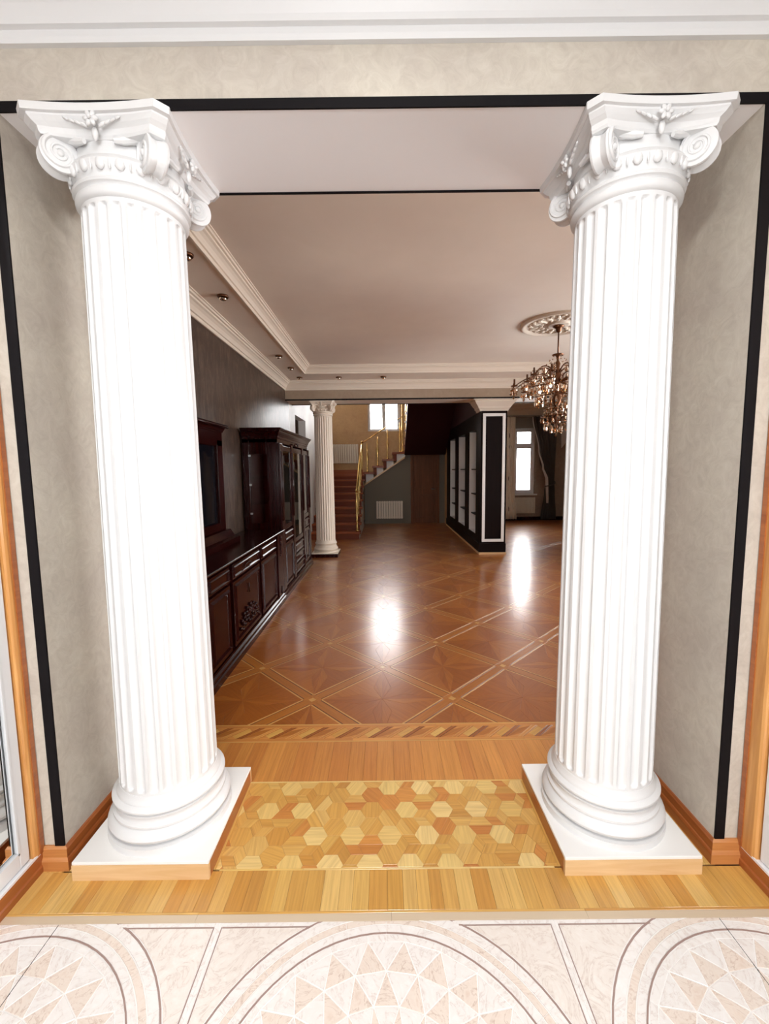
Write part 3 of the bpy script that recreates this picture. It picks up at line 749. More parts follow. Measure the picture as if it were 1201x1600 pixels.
        mb.prism([(.13, 2.50), (.20, 2.50), (.245, 2.56), (.252, 2.592), (.2, 2.60), (.13, 2.60)], -.022, .022, 'xz')
        W(mb, 'scroll', 'gypsum', cap, auto=True)
    # flower and leaf spray in the middle of each side
    for k in range(4):
        mb = MB(); R0 = Matrix.Rotation(k*PI/2, 4, 'Z')
        for q in range(6):
            a = q*PI/3; mb.m = R0 @ Matrix.Translation((.226, 0, 2.615)) @ Matrix.Rotation(a, 4, 'X') ; mb.ball((0, .013, 0), .011, (.6, 1.1, .7), 8, 5)
        mb.m = R0; mb.ball((.234, 0, 2.615), .007)
        for sg in (-1, 1):
            for q in range(4):
                mb.m = R0 @ Matrix.Translation((.214+.002*q, sg*(.030+.018*q), 2.605+.005*q)) @ Matrix.Rotation(sg*.5, 4, 'X'); mb.ball((0, 0, 0), .011-.0015*q, (.6, 1.5, .5), 8, 5)
        mb.m = R0 @ Matrix.Translation((.207, 0, 2.582)); mb.ball((0, 0, 0), .013, (.7, .8, 1.6), 8, 5)
        W(mb, 'flower', 'gypsum', cap)
    return t
colL = make_column(-.916, 1.6965, 'large white fluted column at the left side of the passage')
colR = copy_tree(colL); colR.location = (.9015, 1.6965, 0); colR['label'] = 'large white fluted column at the right side of the passage'
colF = copy_tree(colL); colF.location = (-1.045, 7.5, 0); colF.scale = (.9, .9, 1); colF['label'] = 'distant cream fluted column beside the tall mahogany cabinet'
colF['group'] = 'white fluted columns with scroll capitals'
for ch in colF.children_recursive:
    ch.data = ch.data.copy(); ch.data.materials.clear(); ch.data.materials.append(M['mahogany' if ch.name.startswith('plinth_edging') else 'cream_gyps'])

# ------------------------------------------------------------------ mirrored wardrobes of the foyer
for s, wx, nm in ((-1, WF, 'left'), (1, WR, 'right')):
    t = thing('wardrobe', f'built-in wardrobe with white framed mirror doors, {nm} edge of the foyer', 'wardrobe', (s*wx, .0, 0))
    X = lambda a: s*(wx+a)
    PY = 1.458 if s < 0 else 1.425
    mb = MB(); pts = [(X(0), 1.497), (X(0), PY+.012), (X(.004), PY+.004), (X(.010), PY), (X(.085), PY), (X(.085), 1.497)]
    mb.prism(pts, .072, 2.66); mb.build('side_post', M['casing'], t, bevel=.003)
    bx('side_bead', 'skirt', t, X(-.004), X(.0), 1.478, 1.496, .075, 2.66)
    bx('top_board', 'casing', t, X(0), X(.085), -2.5, 1.42, 2.585, 2.66, bevel=.004)
    mb = MB(); pr = [(X(0), 0), (X(-.004), 0), (X(-.004), .024), (X(0), .030), (X(0), .070), (X(.02), .070), (X(.02), 0)]
    mb.prism(pr, -2.5, 1.497, 'xz'); mb.build('kick_board', M['skirt'], t)
    bx('track', 'pvc', t, (X(.001), X(.11), -2.5, 1.497, .066, .074), (X(.001), X(.006), -2.5, 1.497, .074, .079), (X(.022), X(.026), -2.5, 1.42, .074, .0815), (X(.054), X(.058), -2.5, 1.42, .074, .0815))
    bx('carcass', 'white', t, (X(.12), X(.62), -2.5, -2.48, .07, 2.58), (X(.60), X(.62), -2.48, 1.48, .07, 2.58), (X(.12), X(.60), -2.48, 1.48, .05, .064))
    for k, (ya, yb_, xo) in enumerate(((.35, PY-.008, .014), (-.68, .40, .046), (-1.7, -.62, .014), (-2.48, -1.66, .046))):
        st = .04; r0, r1 = .083, 2.58
        d = bx('door', 'pvc', t, (X(xo), X(xo+.022), ya, ya+st, r0, r1), (X(xo), X(xo+.022), yb_-st, yb_, r0, r1), (X(xo), X(xo+.022), ya+st, yb_-st, r0, r0+.06), (X(xo), X(xo+.022), ya+st, yb_-st, r1-.05, r1), bevel=.003)
        bx('mirror', 'mirror', d, X(xo+.010), X(xo+.014), ya+st, yb_-st, r0+.06, r1-.05)
        bx('bead', 'pvc', d, (X(xo-.002), X(xo+.001), yb_-st-.006, yb_-st+.001, r0+.055, r1-.045), (X(xo-.002), X(xo+.001), ya+st, yb_-st, r0+.055, r0+.062))

# ------------------------------------------------------------------ mahogany furniture
def frame_panel(mb, x, y0, y1, z0, z1, w=.03, d=.012):
    """raised moulding on a face looking to +X"""
    pts = [(y0, z0), (y1, z0), (y1, z1), (y0, z1)]
    for a, b in ((0, 1), (1, 2), (2, 3), (3, 0)):
        (ya, za), (yb_, zb) = pts[a], pts[b]
        cyy, czz = (y0+y1)/2, (z0+z1)/2
        def inn(p, q): return (p[0]+math.copysign(q, cyy-p[0]), p[1]+math.copysign(q, czz-p[1]))
        A, B = (ya, za), (yb_, zb); A2, B2 = inn(A, w*.5), inn(B, w*.5); A3, B3 = inn(A, w), inn(B, w)
        vs = [(x, *A), (x, *B), (x+d, *B2), (x+d, *A2), (x-.002, *B3), (x-.002, *A3)]
        mb.add(vs, [(0, 1, 2, 3), (3, 2, 4, 5)])
    return mb
fx = -1.19
t = thing('sideboard', 'long low dark mahogany sideboard along the left wall', 'sideboard', (-1.4, 3.75, 0))
SB0, SB1, ZT = 2.62, 4.90, .825
bx('body', 'mahogany', t, XL+.02, fx-.02, SB0+.02, SB1, .08, ZT-.03)
mb = MB(); pr = [(fx-.42, 0), (fx+.03, 0), (fx+.03, .045), (fx+.018, .052), (fx+.018, .075), (fx+.002, .085), (fx+.002, .1), (fx-.42, .1)]
mb.prism(pr, SB0-.005, SB1, 'xz'); mb.build('base', M['mahogany'], t)
mb = MB(); pr = [(XL+.02, ZT-.035), (fx-.0, ZT-.035), (fx+.012, ZT-.028), (fx+.012, ZT-.018), (fx+.03, ZT-.012), (fx+.034, ZT-.004), (fx+.03, ZT), (XL+.02, ZT)]
mb.prism(pr, SB0-.015, SB1, 'xz'); mb.build('worktop', M['mahogany'], t)
secs = [(2.80, 3.20), (3.27, 3.98), (4.04, 4.60)]
for n_, (a, b) in enumerate(secs):
    d = bx('drawer', 'mahogany', t, fx-.02, fx+.002, a, b, .655, .775, bevel=.003); mb = MB(); frame_panel(mb, fx+.002, a+.015, b-.015, .668, .762, .02, .012); mb.build('moulding', M['mahogany'], d)
    if n_ == 1:
        q = MB()
        for g_ in range(14):
            an = g_/13*PI; q.ball((fx+.012, (a+b)/2-.09*math.cos(an), .700+.022*math.sin(an)), .008, (.8, 1.5, .8), 8, 5)
        q.build('carving', M['mahogany'], d)['kind'] = 'stuff'
    d = bx('door', 'mahogany_v', t, fx-.02, fx+.002, a, b, .115, .635, bevel=.003); mb = MB(); frame_panel(mb, fx+.002, a+.025, b-.025, .145, .61, .032, .014); mb.build('moulding', M['mahogany_v'], d)
    if n_ == 1:
        q = MB()
        for g_ in range(26):
            an = g_/25*PI; r_ = .10+.03*math.sin(g_*2.1)
            q.ball((fx+.012, (a+b)/2-r_*1.9*math.cos(an), .20+r_*1.2*math.sin(an)), .016, (.7, 1.3, 1), 8, 5)
        for g_ in range(9): q.ball((fx+.014, (a+b)/2+.06*math.cos(g_*.7), .26+.05*math.sin(g_*.7)), .017, (.7, 1, 1.2), 8, 5)
        q.tube([(fx+.01, (a+b)/2, .54), (fx+.012, (a+b)/2, .46)], [.004, .006], 6)
        q.build('carving', M['mahogany'], d)['kind'] = 'stuff'
    bx('escutcheon', 'brass', d, fx+.002, fx+.006, b-.022, b-.014, .40, .43)
for (a, b) in ((2.62, 2.78), (4.64, 4.88)):
    p = bx('pilaster', 'mahogany_v', t, fx-.02, fx+.014, a, b, .1, ZT-.035, bevel=.004)
    q = MB(); c_ = (a+b)/2
    for g_ in range(10): q.ball((fx+.018, c_+.012*math.sin(g_*1.9), .75-.022*g_), .020-.0012*g_, (.6, 1, 1), 8, 5)
    for g_ in range(4): q.ball((fx+.016, c_, .13+.02*g_), .022-.004*g_, (.6, 1, 1), 8, 5)
    q.build('carving', M['mahogany'], p)['kind'] = 'stuff'

# tall display cabinet
t = thing('display_cabinet', 'tall dark mahogany display cabinet with glass doors and cornice', 'cabinet', (-1.4, 5.85, 0))
a0, a1, H = 4.90, 6.78, 1.98; bxx = XL+.02
mb = MB(); mb.box(bxx, fx-.02, a0, a1, .08, .80); mb.box(bxx, bxx+.015, a0+.03, a1-.03, .80, H-.1); mb.box(bxx, fx-.02, a0, a1, H-.16, H-.1); mb.build('carcass', M['mahogany_v'], t)
mb = MB(); pr = [(bxx, 0), (fx+.03, 0), (fx+.03, .045), (fx+.018, .055), (fx+.018, .085), (fx+.002, .1), (bxx, .1)]
mb.prism(pr, a0, a1+.02, 'xz'); mb.build('base', M['mahogany'], t)
mb = MB(); pr = cornice_prof(H-.115, .115, .062)
mb.extrude_profile(pr, (fx-.02, a0), (fx-.02, a1), (1, 0), -1, -1)
mb.extrude_profile(pr, (bxx, a0), (fx-.02, a0), (0, -1), 0, -1); mb.extrude_profile(pr, (bxx, a1), (fx-.02, a1), (0, 1), 0, -1)
mb.box(bxx, fx-.02, a0, a1, H-.115, H-.001); mb.build('cornice', M['mahogany'], t)
q = MB()
for g_ in range(12):
    an = g_/11*2*PI; q.ball((fx+.01, 5.82+.10*math.cos(an), H-.15+.018*math.sin(an)), .012, (.8, 1.3, .9), 8, 5)
q.build('carving', M['mahogany'], t)['kind'] = 'stuff'
# near side: frame round a glass pane
sd = bx('side_frame', 'mahogany_v', t, (bxx, bxx+.075, a0, a0+.03, .80, H-.12), (fx-.145, fx-.02, a0, a0+.03, .80, H-.12), (bxx+.075, fx-.145, a0, a0+.03, .80, .90), (bxx+.075, fx-.145, a0, a0+.03, H-.29, H-.12), bevel=.003)
bx('pane', 'glass', sd, bxx+.075, fx-.145, a0+.012, a0+.016, .90, H-.29)
for z in (1.0, 1.33, 1.66): bx('hinge', 'steel', sd, bxx+.07, bxx+.095, a0-.004, a0+.002, z, z+.022)
sd = bx('side_frame', 'mahogany_v', t, bxx, fx-.02, a1-.03, a1, .80, H-.12)
for z in (1.12, 1.42): bx('shelf', 'glass', t, bxx+.015, fx-.05, a0+.035, a1-.035, z, z+.008)
# front: pilasters, doors, drawers
for (a, b) in ((4.90, 5.02), (5.50, 5.58), (6.20, 6.28), (6.68, 6.78)):
    bx('pilaster', 'mahogany_v', t, fx-.02, fx+.012, a, b, .1, H-.17, bevel=.004)
    mb = MB()
    for g_ in range(3): mb.tube([(fx+.014, a+(b-a)*(.25+.25*g_), .92), (fx+.014, a+(b-a)*(.25+.25*g_), H-.26)], .006, 6)
    mb.build('reeding', M['mahogany_v'], t)
for (a, b, low) in ((5.03, 5.49, 1), (5.59, 6.19, 0), (6.29, 6.67, 1)):
    if low:
        d = bx('drawer', 'mahogany', t, fx-.02, fx+.002, a, b, .655, .775, bevel=.003); mb = MB(); frame_panel(mb, fx+.002, a+.015, b-.015, .668, .762, .02, .012); mb.build('moulding', M['mahogany'], d)
        d = bx('door', 'mahogany_v', t, fx-.02, fx+.002, a, b, .115, .635, bevel=.003); mb = MB(); frame_panel(mb, fx+.002, a+.025, b-.025, .145, .61, .032, .014); mb.build('moulding', M['mahogany_v'], d)
        z0 = .80
    else:
        for z in (.12, .26, .40):
            d = bx('drawer', 'mahogany', t, fx-.02, fx+.002, a, b, z, z+.125, bevel=.003); mb = MB(); frame_panel(mb, fx+.002, a+.015, b-.015, z+.012, z+.112, .02, .012); mb.build('moulding', M['mahogany'], d)
        z0 = .55
    d = bx('glazed_door', 'mahogany_v', t, (fx-.02, fx+.004, a, a+.05, z0, H-.19), (fx-.02, fx+.004, b-.05, b, z0, H-.19), (fx-.02, fx+.004, a+.05, b-.05, z0, z0+.06), (fx-.02, fx+.004, a+.05, b-.05, H-.25, H-.19), bevel=.004)
    bx('pane', 'glass', d, fx-.010, fx-.006, a+.05, b-.05, z0+.06, H-.25)

# mirror-backed hutch on the sideboard
t = thing('hutch_mirror', 'dark framed mirror panel standing on the sideboard', 'mirror', (-1.55, 3.3, ZT+.002))
h0, h1, hz = 2.75, 4.10, 1.93; hx = -1.53
bx('frame', 'mahogany_v', t, (XL+.01, hx, h0, h0+.13, ZT+.12, hz-.14), (XL+.01, hx, h1-.13, h1, ZT+.12, hz-.14), (XL+.01, hx, h0, h1, hz-.20, hz-.06), (XL+.01, hx, h0+.13, h1-.13, ZT+.12, ZT+.2), bevel=.006)
mb = MB(); pr = cornice_prof(hz-.07, .07, .05); mb.extrude_profile(pr, (hx, h0), (hx, h1), (1, 0), -1, -1); mb.extrude_profile(pr, (XL+.01, h1), (hx, h1), (0, 1), 0, -1); mb.extrude_profile(pr, (XL+.01, h0), (hx, h0), (0, -1), 0, -1)
mb.tube([(hx+.045, h0-.03, hz-.02), (hx+.045, h1+.03, hz-.02)], .012, 8)
mb.build('cornice', M['mahogany'], t)
mb = MB(); mb.prism([(XL+.01, ZT+.002), (hx+.12, ZT+.002), (hx+.12, ZT+.05), (hx+.07, ZT+.06), (hx+.03, ZT+.12), (XL+.01, ZT+.12)], h0-.02, h1+.03, 'xz'); mb.build('base', M['mahogany'], t)
bx('mirror_panel', 'dark_glass', t, hx-.035, hx-.028, h0+.13, h1-.13, ZT+.2, hz-.2)

# ------------------------------------------------------------------ partition bookcase
px0, px1, py0, py1, pz = 1.655, 2.10, 7.42, 11.42, 2.47
t = thing('bookcase', 'black partition bookcase with white framed end and white shelf niches', 'bookcase', (1.88, 9.4, 0))
nich = [(7.80, 8.50), (8.85, 9.72), (10.08, 10.95)]; nz0, nz1 = .30, 2.20
mb = MB(); ys = [py0]+[v for n_ in nich for v in n_]+[py1]
mb.box(px0+.3, px1, py0, py1, .07, pz); mb.box(px0, px0+.3, py0, py1, nz1, pz); mb.box(px0, px0+.3, py0, py1, .07, nz0)
for k in range(0, len(ys), 2): mb.box(px0, px0+.3, ys[k], ys[k+1], nz0, nz1)
mb.build('carcass', M['wenge'], t)
bx('plinth_edging', 'plinthwood', t, px0-.02, px1+.01, py0-.03, py1, 0, .035)
bx('base', 'wenge', t, px0-.015, px1+.006, py0-.015, py1, .035, .19, bevel=.004)
wz0, wz1 = .22, 2.43; wx0, wx1 = px0+.03, px1-.03
bx('end_frame', 'white', t, (wx0, wx0+.05, py0-.012, py0, wz0, wz1), (wx1-.05, wx1, py0-.012, py0, wz0, wz1), (wx0+.05, wx1-.05, py0-.012, py0, wz0, wz0+.05), (wx0+.05, wx1-.05, py0-.012, py0, wz1-.05, wz1), bevel=.003)['label'] = 'white rectangular frame'
for (a, b) in nich:
    bx('niche_back', 'white', t, px0+.25, px0+.298, a, b, nz0, nz1)
    bx('niche_side', 'white', t, (px0+.02, px0+.25, b-.004, b, nz0, nz1), (px0+.02, px0+.25, a, b-.004, nz0, nz0+.004))
    for z in (.62, 1.0, 1.47): bx('shelf', 'wenge', t, px0+.06, px0+.25, a, b-.004, z, z+.022)
    o = bx('spotlight', 'bronze', t, px0+.10, px0+.16, (a+b)/2-.03, (a+b)/2+.03, nz1-.14, nz1)
# crown
mb = MB(); pr = [(0, 2.47), (.02, 2.47), (.03, 2.50), (.05, 2.52), (.055, 2.54), (.09, 2.58), (.12, 2.62), (.12, 2.635), (.15, 2.645), (.15, 2.66), (0, 2.66)]
mb.extrude_profile(pr, (px0, py0+.03), (px1, py0+.03), (0, -1), -1, -1); mb.extrude_profile(pr, (px0, py0+.03), (px0, 7.72), (-1, 0), -1, 0); mb.extrude_profile(pr, (px1, py0+.03), (px1, 7.72), (1, 0), -1, 0)
mb.box(px0, px1, py0+.03, 7.72, 2.471, 2.66)
mb.build('crown', M['cream_gyps'], t)['label'] = 'white plaster crown on the end of the bookcase'

# ------------------------------------------------------------------ staircase
t = thing('staircase', 'turning staircase with red-brown treads behind the far column', 'staircase', (-1.1, 9.2, 0))
fxa, fxb = XL+.01, -.56; rise, run = .155, .28
for k in range(8):
    y = 9.2+run*k; z = rise*(k+1)
    st = MB().box(fxa, fxb+.03, y-.03, y+run+.005, z-.035, z).build('tread', M['tread'], t, bevel=.006)
    bx('riser', 'riser', t, fxa, fxb, y, y+.02, z-rise, z-.035)
    bx('side_panel', 'white_wall', t, fxb-.02, fxb, y+.02, y+run, 0, z-.035)
yL = 9.2+run*8
bx('landing', 'tread', t, fxa, fxb+.03, yL-.03, YS-.01, 1.24+.13-.04, 1.24+.13)
bx('riser', 'riser', t, fxa, fxb, yL, yL+.02, 1.24, 1.33)
mb = MB(); mb.prism([(fxa, yL+.1), (fxb-.02, yL+.1), (fxa, YS-.02)], 1.37, 1.50); mb.build('winder', M['tread'], t)
# second flight, running right along the back
yf = 11.83; tz = [1.41+.02, 1.60, 1.78, 1.97]; tx = [-.60, -.30, -.03, .25, .57]
for k in range(4):
    MB().box(tx[k]-.03, tx[k+1]+.02, yf-.05, YS-.01, tz[k]-.055, tz[k]).build('tread', M['tread'], t, bevel=.005)
    bx('riser', 'riser', t, tx[k], tx[k]+.09, yf-.02, YS-.01, tz[k]-.24, tz[k]-.055)
    xa, xb = tx[k]+.09, tx[k+1]; zl = lambda x: 1.07+(x+.60)*(.76/1.15)
    mb = MB(); mb.prism([(xa, zl(xa)), (xb, zl(xb)), (xb, tz[k]-.055), (xa, tz[k]-.055)], yf+.0, yf+.03, 'xz'); mb.build('side_panel', M['white_wall'], t)
mb = MB(); mb.prism([(-.60, 1.03), (.56, 1.80), (.56, 1.845), (-.60, 1.075)], yf-.02, yf+.03, 'xz'); mb.build('stringer', M['plinthwood'], t)
# third flight, coming back towards the room above the door
bx('landing', 'tread', t, .55, 1.655, 11.80, YS-.01, 1.93, 1.97)
for k in range(10):
    y = 11.80-.27*k; z = 1.97+.18*(k+1)
    MB().box(.53, 1.655, y-.27, y+.03, z-.035, z).build('tread', M['tread'], t, bevel=.005)
    bx('riser', 'riser', t, .56, 1.655, y-.02, y, z-.18, z-.035)
mb = MB(); mb.prism([(11.86, 1.90), (11.86, 1.97), (11.80, 1.98), (9.10, 3.75), (9.10, 3.55), (11.70, 1.88)], .55, 1.655, 'yz'); mb.build('soffit', M['maroon'], t)['label'] = 'dark maroon underside of the upper flight'
# wall and door under the stairs
mb = MB(); mb.prism([(-.56, 0), (.75, 0), (.75, 1.90), (.62, 1.90), (-.56, 1.10)], yf+.03, yf+.12, 'xz'); mb.prism([(.75, 1.92), (1.655, 1.92), (1.655, 1.965), (.75, 1.965)], yf+.03, yf+.12, 'xz'); mb.box(1.50, 1.66, yf+.03, yf+.12, 0, 1.92)
struct(mb.build('wall_back', M['grey_paint']), 'dark grey wall under the stairs')
d = struct(bx('door_1', 'doorwood', None, (.72, .79, yf+.005, yf+.08, 0, 1.92), (1.44, 1.51, yf+.005, yf+.08, 0, 1.92), (.79, 1.44, yf+.005, yf+.08, 1.85, 1.92), bevel=.004), 'dark brown panelled door under the stairs')
p = bx('door_leaf', 'doorwood', d, .79, 1.44, yf+.04, yf+.075, .01, 1.85)
mb = MB()
for (a, b, c_, e_) in ((.87, 1.36, .15, .8), (.87, 1.36, .95, 1.75)):
    mb.box(a, b, yf+.028, yf+.04, c_, c_+.03); mb.box(a, b, yf+.028, yf+.04, e_-.03, e_); mb.box(a, a+.03, yf+.028, yf+.04, c_, e_); mb.box(b-.03, b, yf+.028, yf+.04, c_, e_)
mb.build('moulding', M['doorwood'], p)
MB().tube([(1.39, yf+.04, .95), (1.39, yf-.01, .95), (1.29, yf-.01, .95)], .008, 8).build('handle', M['steel'], p)

def baluster(x, y, z, h=.82, name='baluster', mat='brass', f=1.):
    pr = [(.020, 0), (.022, .02), (.010, .03), (.009, .10), (.014, .14), (.009, .17), (.012, .3), (.018, .42), (.013, .5), (.009, .6), (.015, .64), (.009, .67), (.008, .82)]
    return MB().lathe([(r*f, z+q*h/.82) for r, q in pr], (x, y), 12)
stair = t
rx = -.61
def newel(x, y, z, h, par, big=1.):
    pr = [(.034, 0), (.036, .03), (.022, .04), (.020, .2), (.028, .24), (.019, .28), (.024, .5), (.032, .62), (.020, .7), (.019, h-.12), (.028, h-.10), (.016, h-.07)]
    mb = MB().lathe([(r*big, z+q) for r, q in pr], (x, y), 14); mb.ball((x, y, z+h-.035), .036*big); return mb.build('newel_post', M['brass'], par)
t = MB().tube([(rx, 9.33, 1.02), (rx, 9.33+run*7.2, 1.02+rise*7.2), (rx, 11.78, 2.16)], .022, 8).build('handrail', M['brass'], stair)
t['label'] = 'brass handrail of the lower flight'
newel(rx, 9.33, .155, .93, t)
for k in range(1, 8): baluster(rx, 9.33+run*k, rise*(k+1), .78).build('baluster', M['brass'], t)
newel(rx, 11.80, 1.375, .91, t)
t = MB().tube([(rx, 11.80, 2.22), (-.3, yf+.05, 2.42), (.50, yf+.05, 2.93)], .014, 8).build('handrail', M['brass'], stair)
t['label'] = 'brass handrail below the bright window'
for k in range(4): baluster((tx[k]+tx[k+1])/2-(.02 if k < 3 else -.02), yf+.05, tz[k], .80, f=1.8).build('baluster', M['brass'], t)
q = newel(.50, yf+.05, 1.97, 1.6, t)
t = MB().tube([(.585, 11.72, 2.95), (.585, 9.3, 4.58)], .025, 8).build('handrail', M['brass'], stair)
t['label'] = 'brass handrail of the upper flight'
for k in range(9):
    y = 11.66-.27*k; baluster(.585, y, 1.97+.18*(k+1), .80, f=1.3).build('baluster', M['brass'], t)

# ------------------------------------------------------------------ radiators
def radiator(x0, x1, z0, z1, y, n, label, mat='radiator'):
    t = thing('radiator', label, 'radiator', ((x0+x1)/2, y, z0))
    wd = (x1-x0)/n
    me = None
    for k in range(n):
        o = MB().box(x0+k*wd+.004, x0+(k+1)*wd-.004, y-.06, y-.012, z0, z1).build('section', M[mat], t, bevel=.008)
        if me is None: me = o.data
    bx('pipe', mat, t, (x0, x1, y-.045, y-.030, z0+.03, z0+.05), (x0, x1, y-.045, y-.030, z1-.05, z1-.03), (x0, x0+.02, y-.03, y, z0+.03, z0+.05), (x1-.02, x1, y-.03, y, z0+.03, z0+.05))
    return t
radiator(-.235, .50, .14, .63, yf+.03, 11, 'white ribbed radiator on the grey wall under the stairs')
radiator(-1.62, -.76, 1.69, 2.25, YS-.002, 13, 'cream ribbed radiator high on the stair hall wall')
radiator(WX0-.05, WX1+.02, .2, .66, YW-.002, 12, 'beige radiator below the narrow window')

# ------------------------------------------------------------------ curtains
def cloth(path_fn, z0, z1, nx, nz, amp, freq, name, mat, par, y):
    vs = []; fs = []
    for j in range(nz+1):
        z = z0+(z1-z0)*j/nz; xa, xb = path_fn(j/nz)
        for i in range(nx+1):
            u = i/nx; vs.append((xa+(xb-xa)*u, y+amp*math.sin(u*freq*2*PI)*(0.5+.5*min(1, abs(xb-xa)*3)), z))
    for j in range(nz):
        for i in range(nx): k = j*(nx+1)+i; fs.append((k, k+1, k+nx+2, k+nx+1))
    mb = MB(); mb.add(vs, fs, True); o = mb.build(name, M[mat], par)
    s_ = o.modifiers.new('thickness', 'SOLIDIFY'); s_.thickness = .004; return o
def cf(pts):
    def f(v):
        for (a, xa, xb), (b, xc, xd) in zip(pts, pts[1:]):
            if v <= b: q = (v-a)/(b-a); q = q*q*(3-2*q); return xa+(xc-xa)*q, xb+(xd-xb)*q
        return pts[-1][1:]
    return f
o = cloth(cf([(0, 3.22, 3.74), (.25, 3.22, 3.68), (1, 3.25, 3.66)]), .05, 2.92, 70, 14, .03, 7, 'patterned_curtain', 'curtain_light', None, YW-.18)
tag(o, 'cream dotted curtain hanging left of the narrow window', 'curtain')
t = thing('dark_curtain', 'dark grey-brown curtain tied back right of the narrow window', 'curtain', (4.5, YW-.2, 0))
cloth(cf([(0, 4.42, 4.86), (.30, 4.52, 4.80), (.36, 4.56, 4.78), (.6, 4.35, 4.80), (1, 4.14, 4.84)]), .04, 2.92, 70, 20, .03, 7, 'drape', 'curtain_dark', t, YW-.18)
cloth(cf([(0, 4.56, 4.62), (.28, 4.52, 4.60), (.42, 4.42, 4.47), (.62, 4.30, 4.33), (1, 4.12, 4.14)]), .5, 2.90, 20, 20, .01, 4, 'pale_lining', 'voile', t, YW-.22)['label'] = 'pale voile edge'
MB().tube([(4.50, YW-.23, .98), (4.66, YW-.25, 1.0), (4.80, YW-.2, 1.06), (4.86, YW-.02, 1.10)], .014, 8).build('tieback', M['curtain_dark'], t)
o = bx('roman_blind', 'pelmet', None, WX0-.02, 4.20, YW-.10, YW-.04, 2.60, 2.90); tag(o, 'folded grey blind above the narrow window', 'blind')
o = MB(); o.prism([(4.98, 2.90), (5.36, 2.90), (5.36, 2.50), (5.0, 2.05)], YW-.10, YW-.06, 'xz')
tag(o.build('pelmet', M['voile'], None), 'pale pointed pelmet at the right end of the back wall', 'pelmet')
o = MB().tube([(3.15, YW-.16, 2.938), (4.95, YW-.16, 2.938)], .014, 8); tag(o.build('curtain_rod', M['pelmet'], None), 'slim rod over the narrow window', 'rod')

# ------------------------------------------------------------------ ceiling spots
def spot(x, y, lab):
    t = thing('ceiling_spotlight', lab, 'spotlight', (x, y, ZP), 'brass recessed spotlights in the ceiling border')
    MB().lathe([(.046, 0), (.046, -.010), (.038, -.020), (.034, -.014), (.030, -.004)], n=20).build('rim', M['bronze'], t, local=True)
    MB().lathe([(.030, -.002), (.030, -.030), (.024, -.038), (.012, -.040), (.002, -.040)], n=16).build('lamp', M['crystal'], t, local=True)
for x, y, l in ((-1.31, 3.03, 'spotlight nearest the left foreground column capital'), (-1.325, 3.72, 'second spotlight along the left ceiling border, clear of the column'), (-1.32, 5.60, 'third spotlight along the left ceiling border, farther back'),
                (-1.31, 6.25, 'fourth spotlight along the left border, next to the corner one'), (-1.31, 6.88, 'spotlight in the far left corner of the ceiling border'),
                (-.70, 6.90, 'spotlight in the far border above the far column'), (0.0, 6.90, 'spotlight in the far border above the stair window')): spot(x, y, l)

# ------------------------------------------------------------------ rosette and chandelier
cX, cY = 1.905, 4.82
t = thing('ceiling_rosette', 'round white plaster rosette above the chandelier', 'rosette', (cX, cY, ZC))
MB().lathe([(.40, 0), (.40, -.012), (.385, -.024), (.365, -.026), (.35, -.016), (.335, -.014), (.33, -.008), (.12, -.008), (.115, -.02), (.10, -.024), (.002, -.024)], n=56).build('disc', M['cream_gyps'], t, local=True)
mb = MB()
for k in range(16):
    a = 2*PI*k/16; mb.m = Matrix.Rotation(a, 4, 'Z')
    mb.ball((.26, 0, -.012), .035, (1.4, .8, .45), 8, 5); mb.ball((.19, 0, -.012), .022, (1.4, .9, .6), 8, 5)
    mb.m = Matrix.Rotation(a+PI/16, 4, 'Z'); mb.ball((.30, 0, -.012), .02, (1, 1.4, .5), 8, 5)
    mb.tube([(.20, -.02, -.012), (.24, -.035, -.014), (.29, -.02, -.014), (.28, .0, -.014)], .007, 6)
mb.build('leaf_relief', M['cream_gyps'], t, local=True)
t = thing('chandelier', 'bronze chandelier hung with smoky crystal drops, partly behind the right column', 'chandelier', (cX, cY, ZC-.024))
def cb(mb, n_, mt, par=t): return mb.build(n_, M[mt], par, local=True)
cb(MB().lathe([(.055, 0), (.060, -.008), (.045, -.02), (.030, -.03), (.026, -.055), (.012, -.07)], n=20), 'canopy', 'bronze')
cb(MB().tube([(0, 0, -.06), (0, 0, -.30)], .008, 8), 'rod', 'bronze')
cb(MB().lathe([(.004, -.29), (.06, -.300), (.062, -.306), (.02, -.315), (.012, -.36), (.03, -.40), (.02, -.45), (.035, -.50), (.06, -.54), (.055, -.58), (.03, -.62), (.02, -.70), (.045, -.76), (.05, -.80), (.02, -.86), (.01, -.95), (.01, -1.06), (.02, -1.08), (.002, -1.10)], n=20), 'stem', 'bronze')
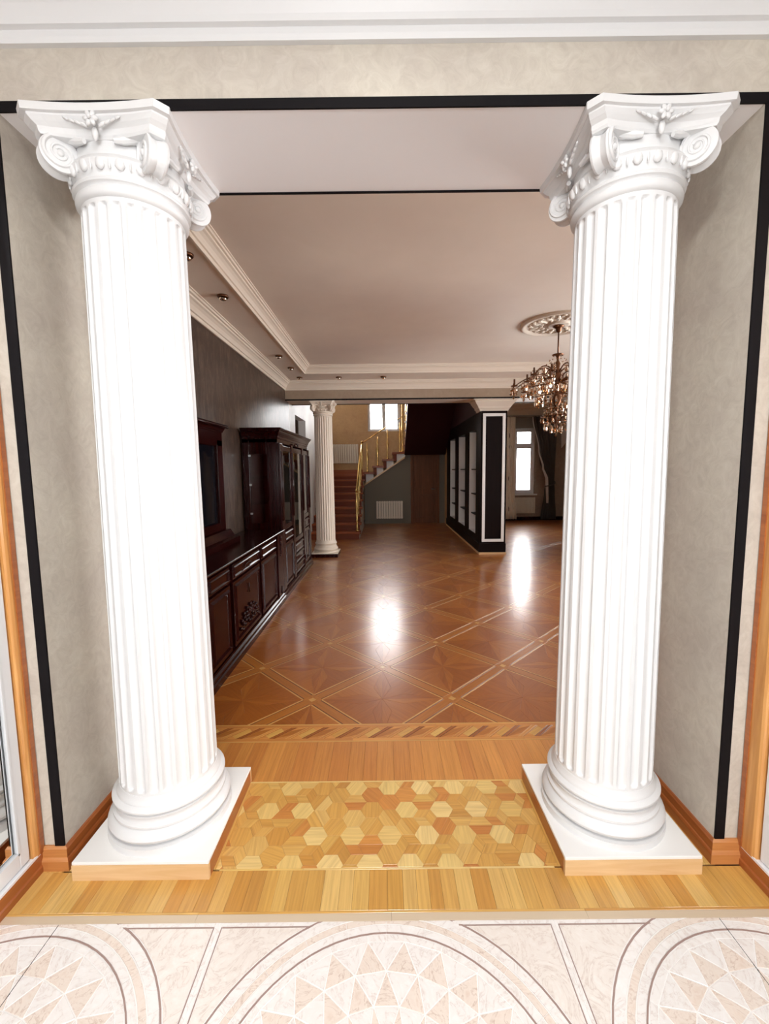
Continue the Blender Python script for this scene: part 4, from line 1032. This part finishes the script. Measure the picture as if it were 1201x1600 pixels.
# crystal shapes, shared
def crystal_mesh(kind):
    mb = MB()
    if kind == 'drop': mb.lathe([(.0008, 0), (.006, -.012), (.013, -.034), (.010, -.046), (.0008, -.056)], n=6, smooth=False)
    elif kind == 'bead': mb.lathe([(.0008, .008), (.0085, 0), (.0008, -.008)], n=6, smooth=False)
    else: mb.lathe([(.0008, 0), (.010, -.01), (.017, -.045), (.013, -.07), (.0008, -.085)], n=6, smooth=False)
    me = bpy.data.meshes.new('crystal_'+kind); me.from_pydata(mb.v, [], mb.f); me.materials.append(M['crystal']); me.update(); return me
CM = {k: crystal_mesh(k) for k in ('drop', 'bead', 'pendant')}
def hang(kind, x, y, z, par=t):
    o = bpy.data.objects.new('crystal_'+kind, CM[kind]); C.objects.link(o); o.parent = par; o.location = (x, y, z); o.rotation_euler = (0, 0, random.uniform(0, PI))
for tier, (na, R_, zt, ph) in enumerate(((12, .47, -.55, 0), (8, .28, -.44, .2))):
    for k in range(na):
        a = 2*PI*k/na+ph; ca, sa = math.cos(a), math.sin(a)
        path = []
        for q in range(11):
            u = q/10; r_ = .03+(R_-.03)*u; z_ = zt-.05+.09*math.sin(u*PI*.95)-.05*u
            path.append((r_*ca, r_*sa, z_))
        arm = cb(MB().tube(path, [.008-.002*q/10 for q in range(11)], 6), 'arm', 'bronze')
        ex, ey, ez = path[-1]
        mb = MB().lathe([(.002, ez-.005), (.034, ez+.0), (.038, ez+.008), (.010, ez+.010), (.010, ez+.075), (.002, ez+.08)], (ex, ey), 12); cb(mb, 'candle_cup', 'bronze', arm)
        for j in range(5):
            b = 2*PI*j/5; hang('drop', ex+.034*math.cos(b), ey+.034*math.sin(b), ez-.004)
        hang('pendant', ex, ey, ez-.02)
        u_ = path[5]; hang('pendant', u_[0], u_[1], u_[2]-.01)
        p7 = path[8]; hang('drop', p7[0], p7[1], p7[2]-.01)
def crystal_ring(R_, z, n_, kind, jit=.01):
    for k in range(n_):
        a = 2*PI*k/n_+z*7; hang(kind, R_*math.cos(a), R_*math.sin(a), z+random.uniform(-jit, jit))
mb = MB()
for R_, z in ((.30, -.66), (.22, -.76), (.13, -.90), (.16, -.97), (.12, -1.03)):
    mb.tube([(R_*math.cos(2*PI*k/28), R_*math.sin(2*PI*k/28), z+.008) for k in range(28)], .005, 6, closed=True)
    for k in range(4):
        a = k*PI/2; mb.tube([(.02*math.cos(a), .02*math.sin(a), z+.06), (R_*math.cos(a), R_*math.sin(a), z+.008)], .004, 6)
cb(mb, 'hoop', 'bronze')
crystal_ring(.30, -.665, 30, 'pendant'); crystal_ring(.22, -.765, 24, 'pendant'); crystal_ring(.13, -.905, 16, 'drop'); crystal_ring(.16, -.98, 16, 'drop'); crystal_ring(.12, -1.04, 12, 'pendant'); crystal_ring(.06, -1.09, 8, 'drop'); crystal_ring(.36, -.60, 24, 'drop')
crystal_ring(.16, -.62, 14, 'pendant', .03); crystal_ring(.10, -.82, 10, 'pendant', .02)
for k in range(12):      # bead chains from the top plate down to the arms
    a = 2*PI*k/12
    for q in range(7):
        u = q/6; r_ = .05+.22*u; hang('bead', r_*math.cos(a), r_*math.sin(a), -.31-.16*u-.05*math.sin(u*PI))
hang('pendant', 0, 0, -1.10)
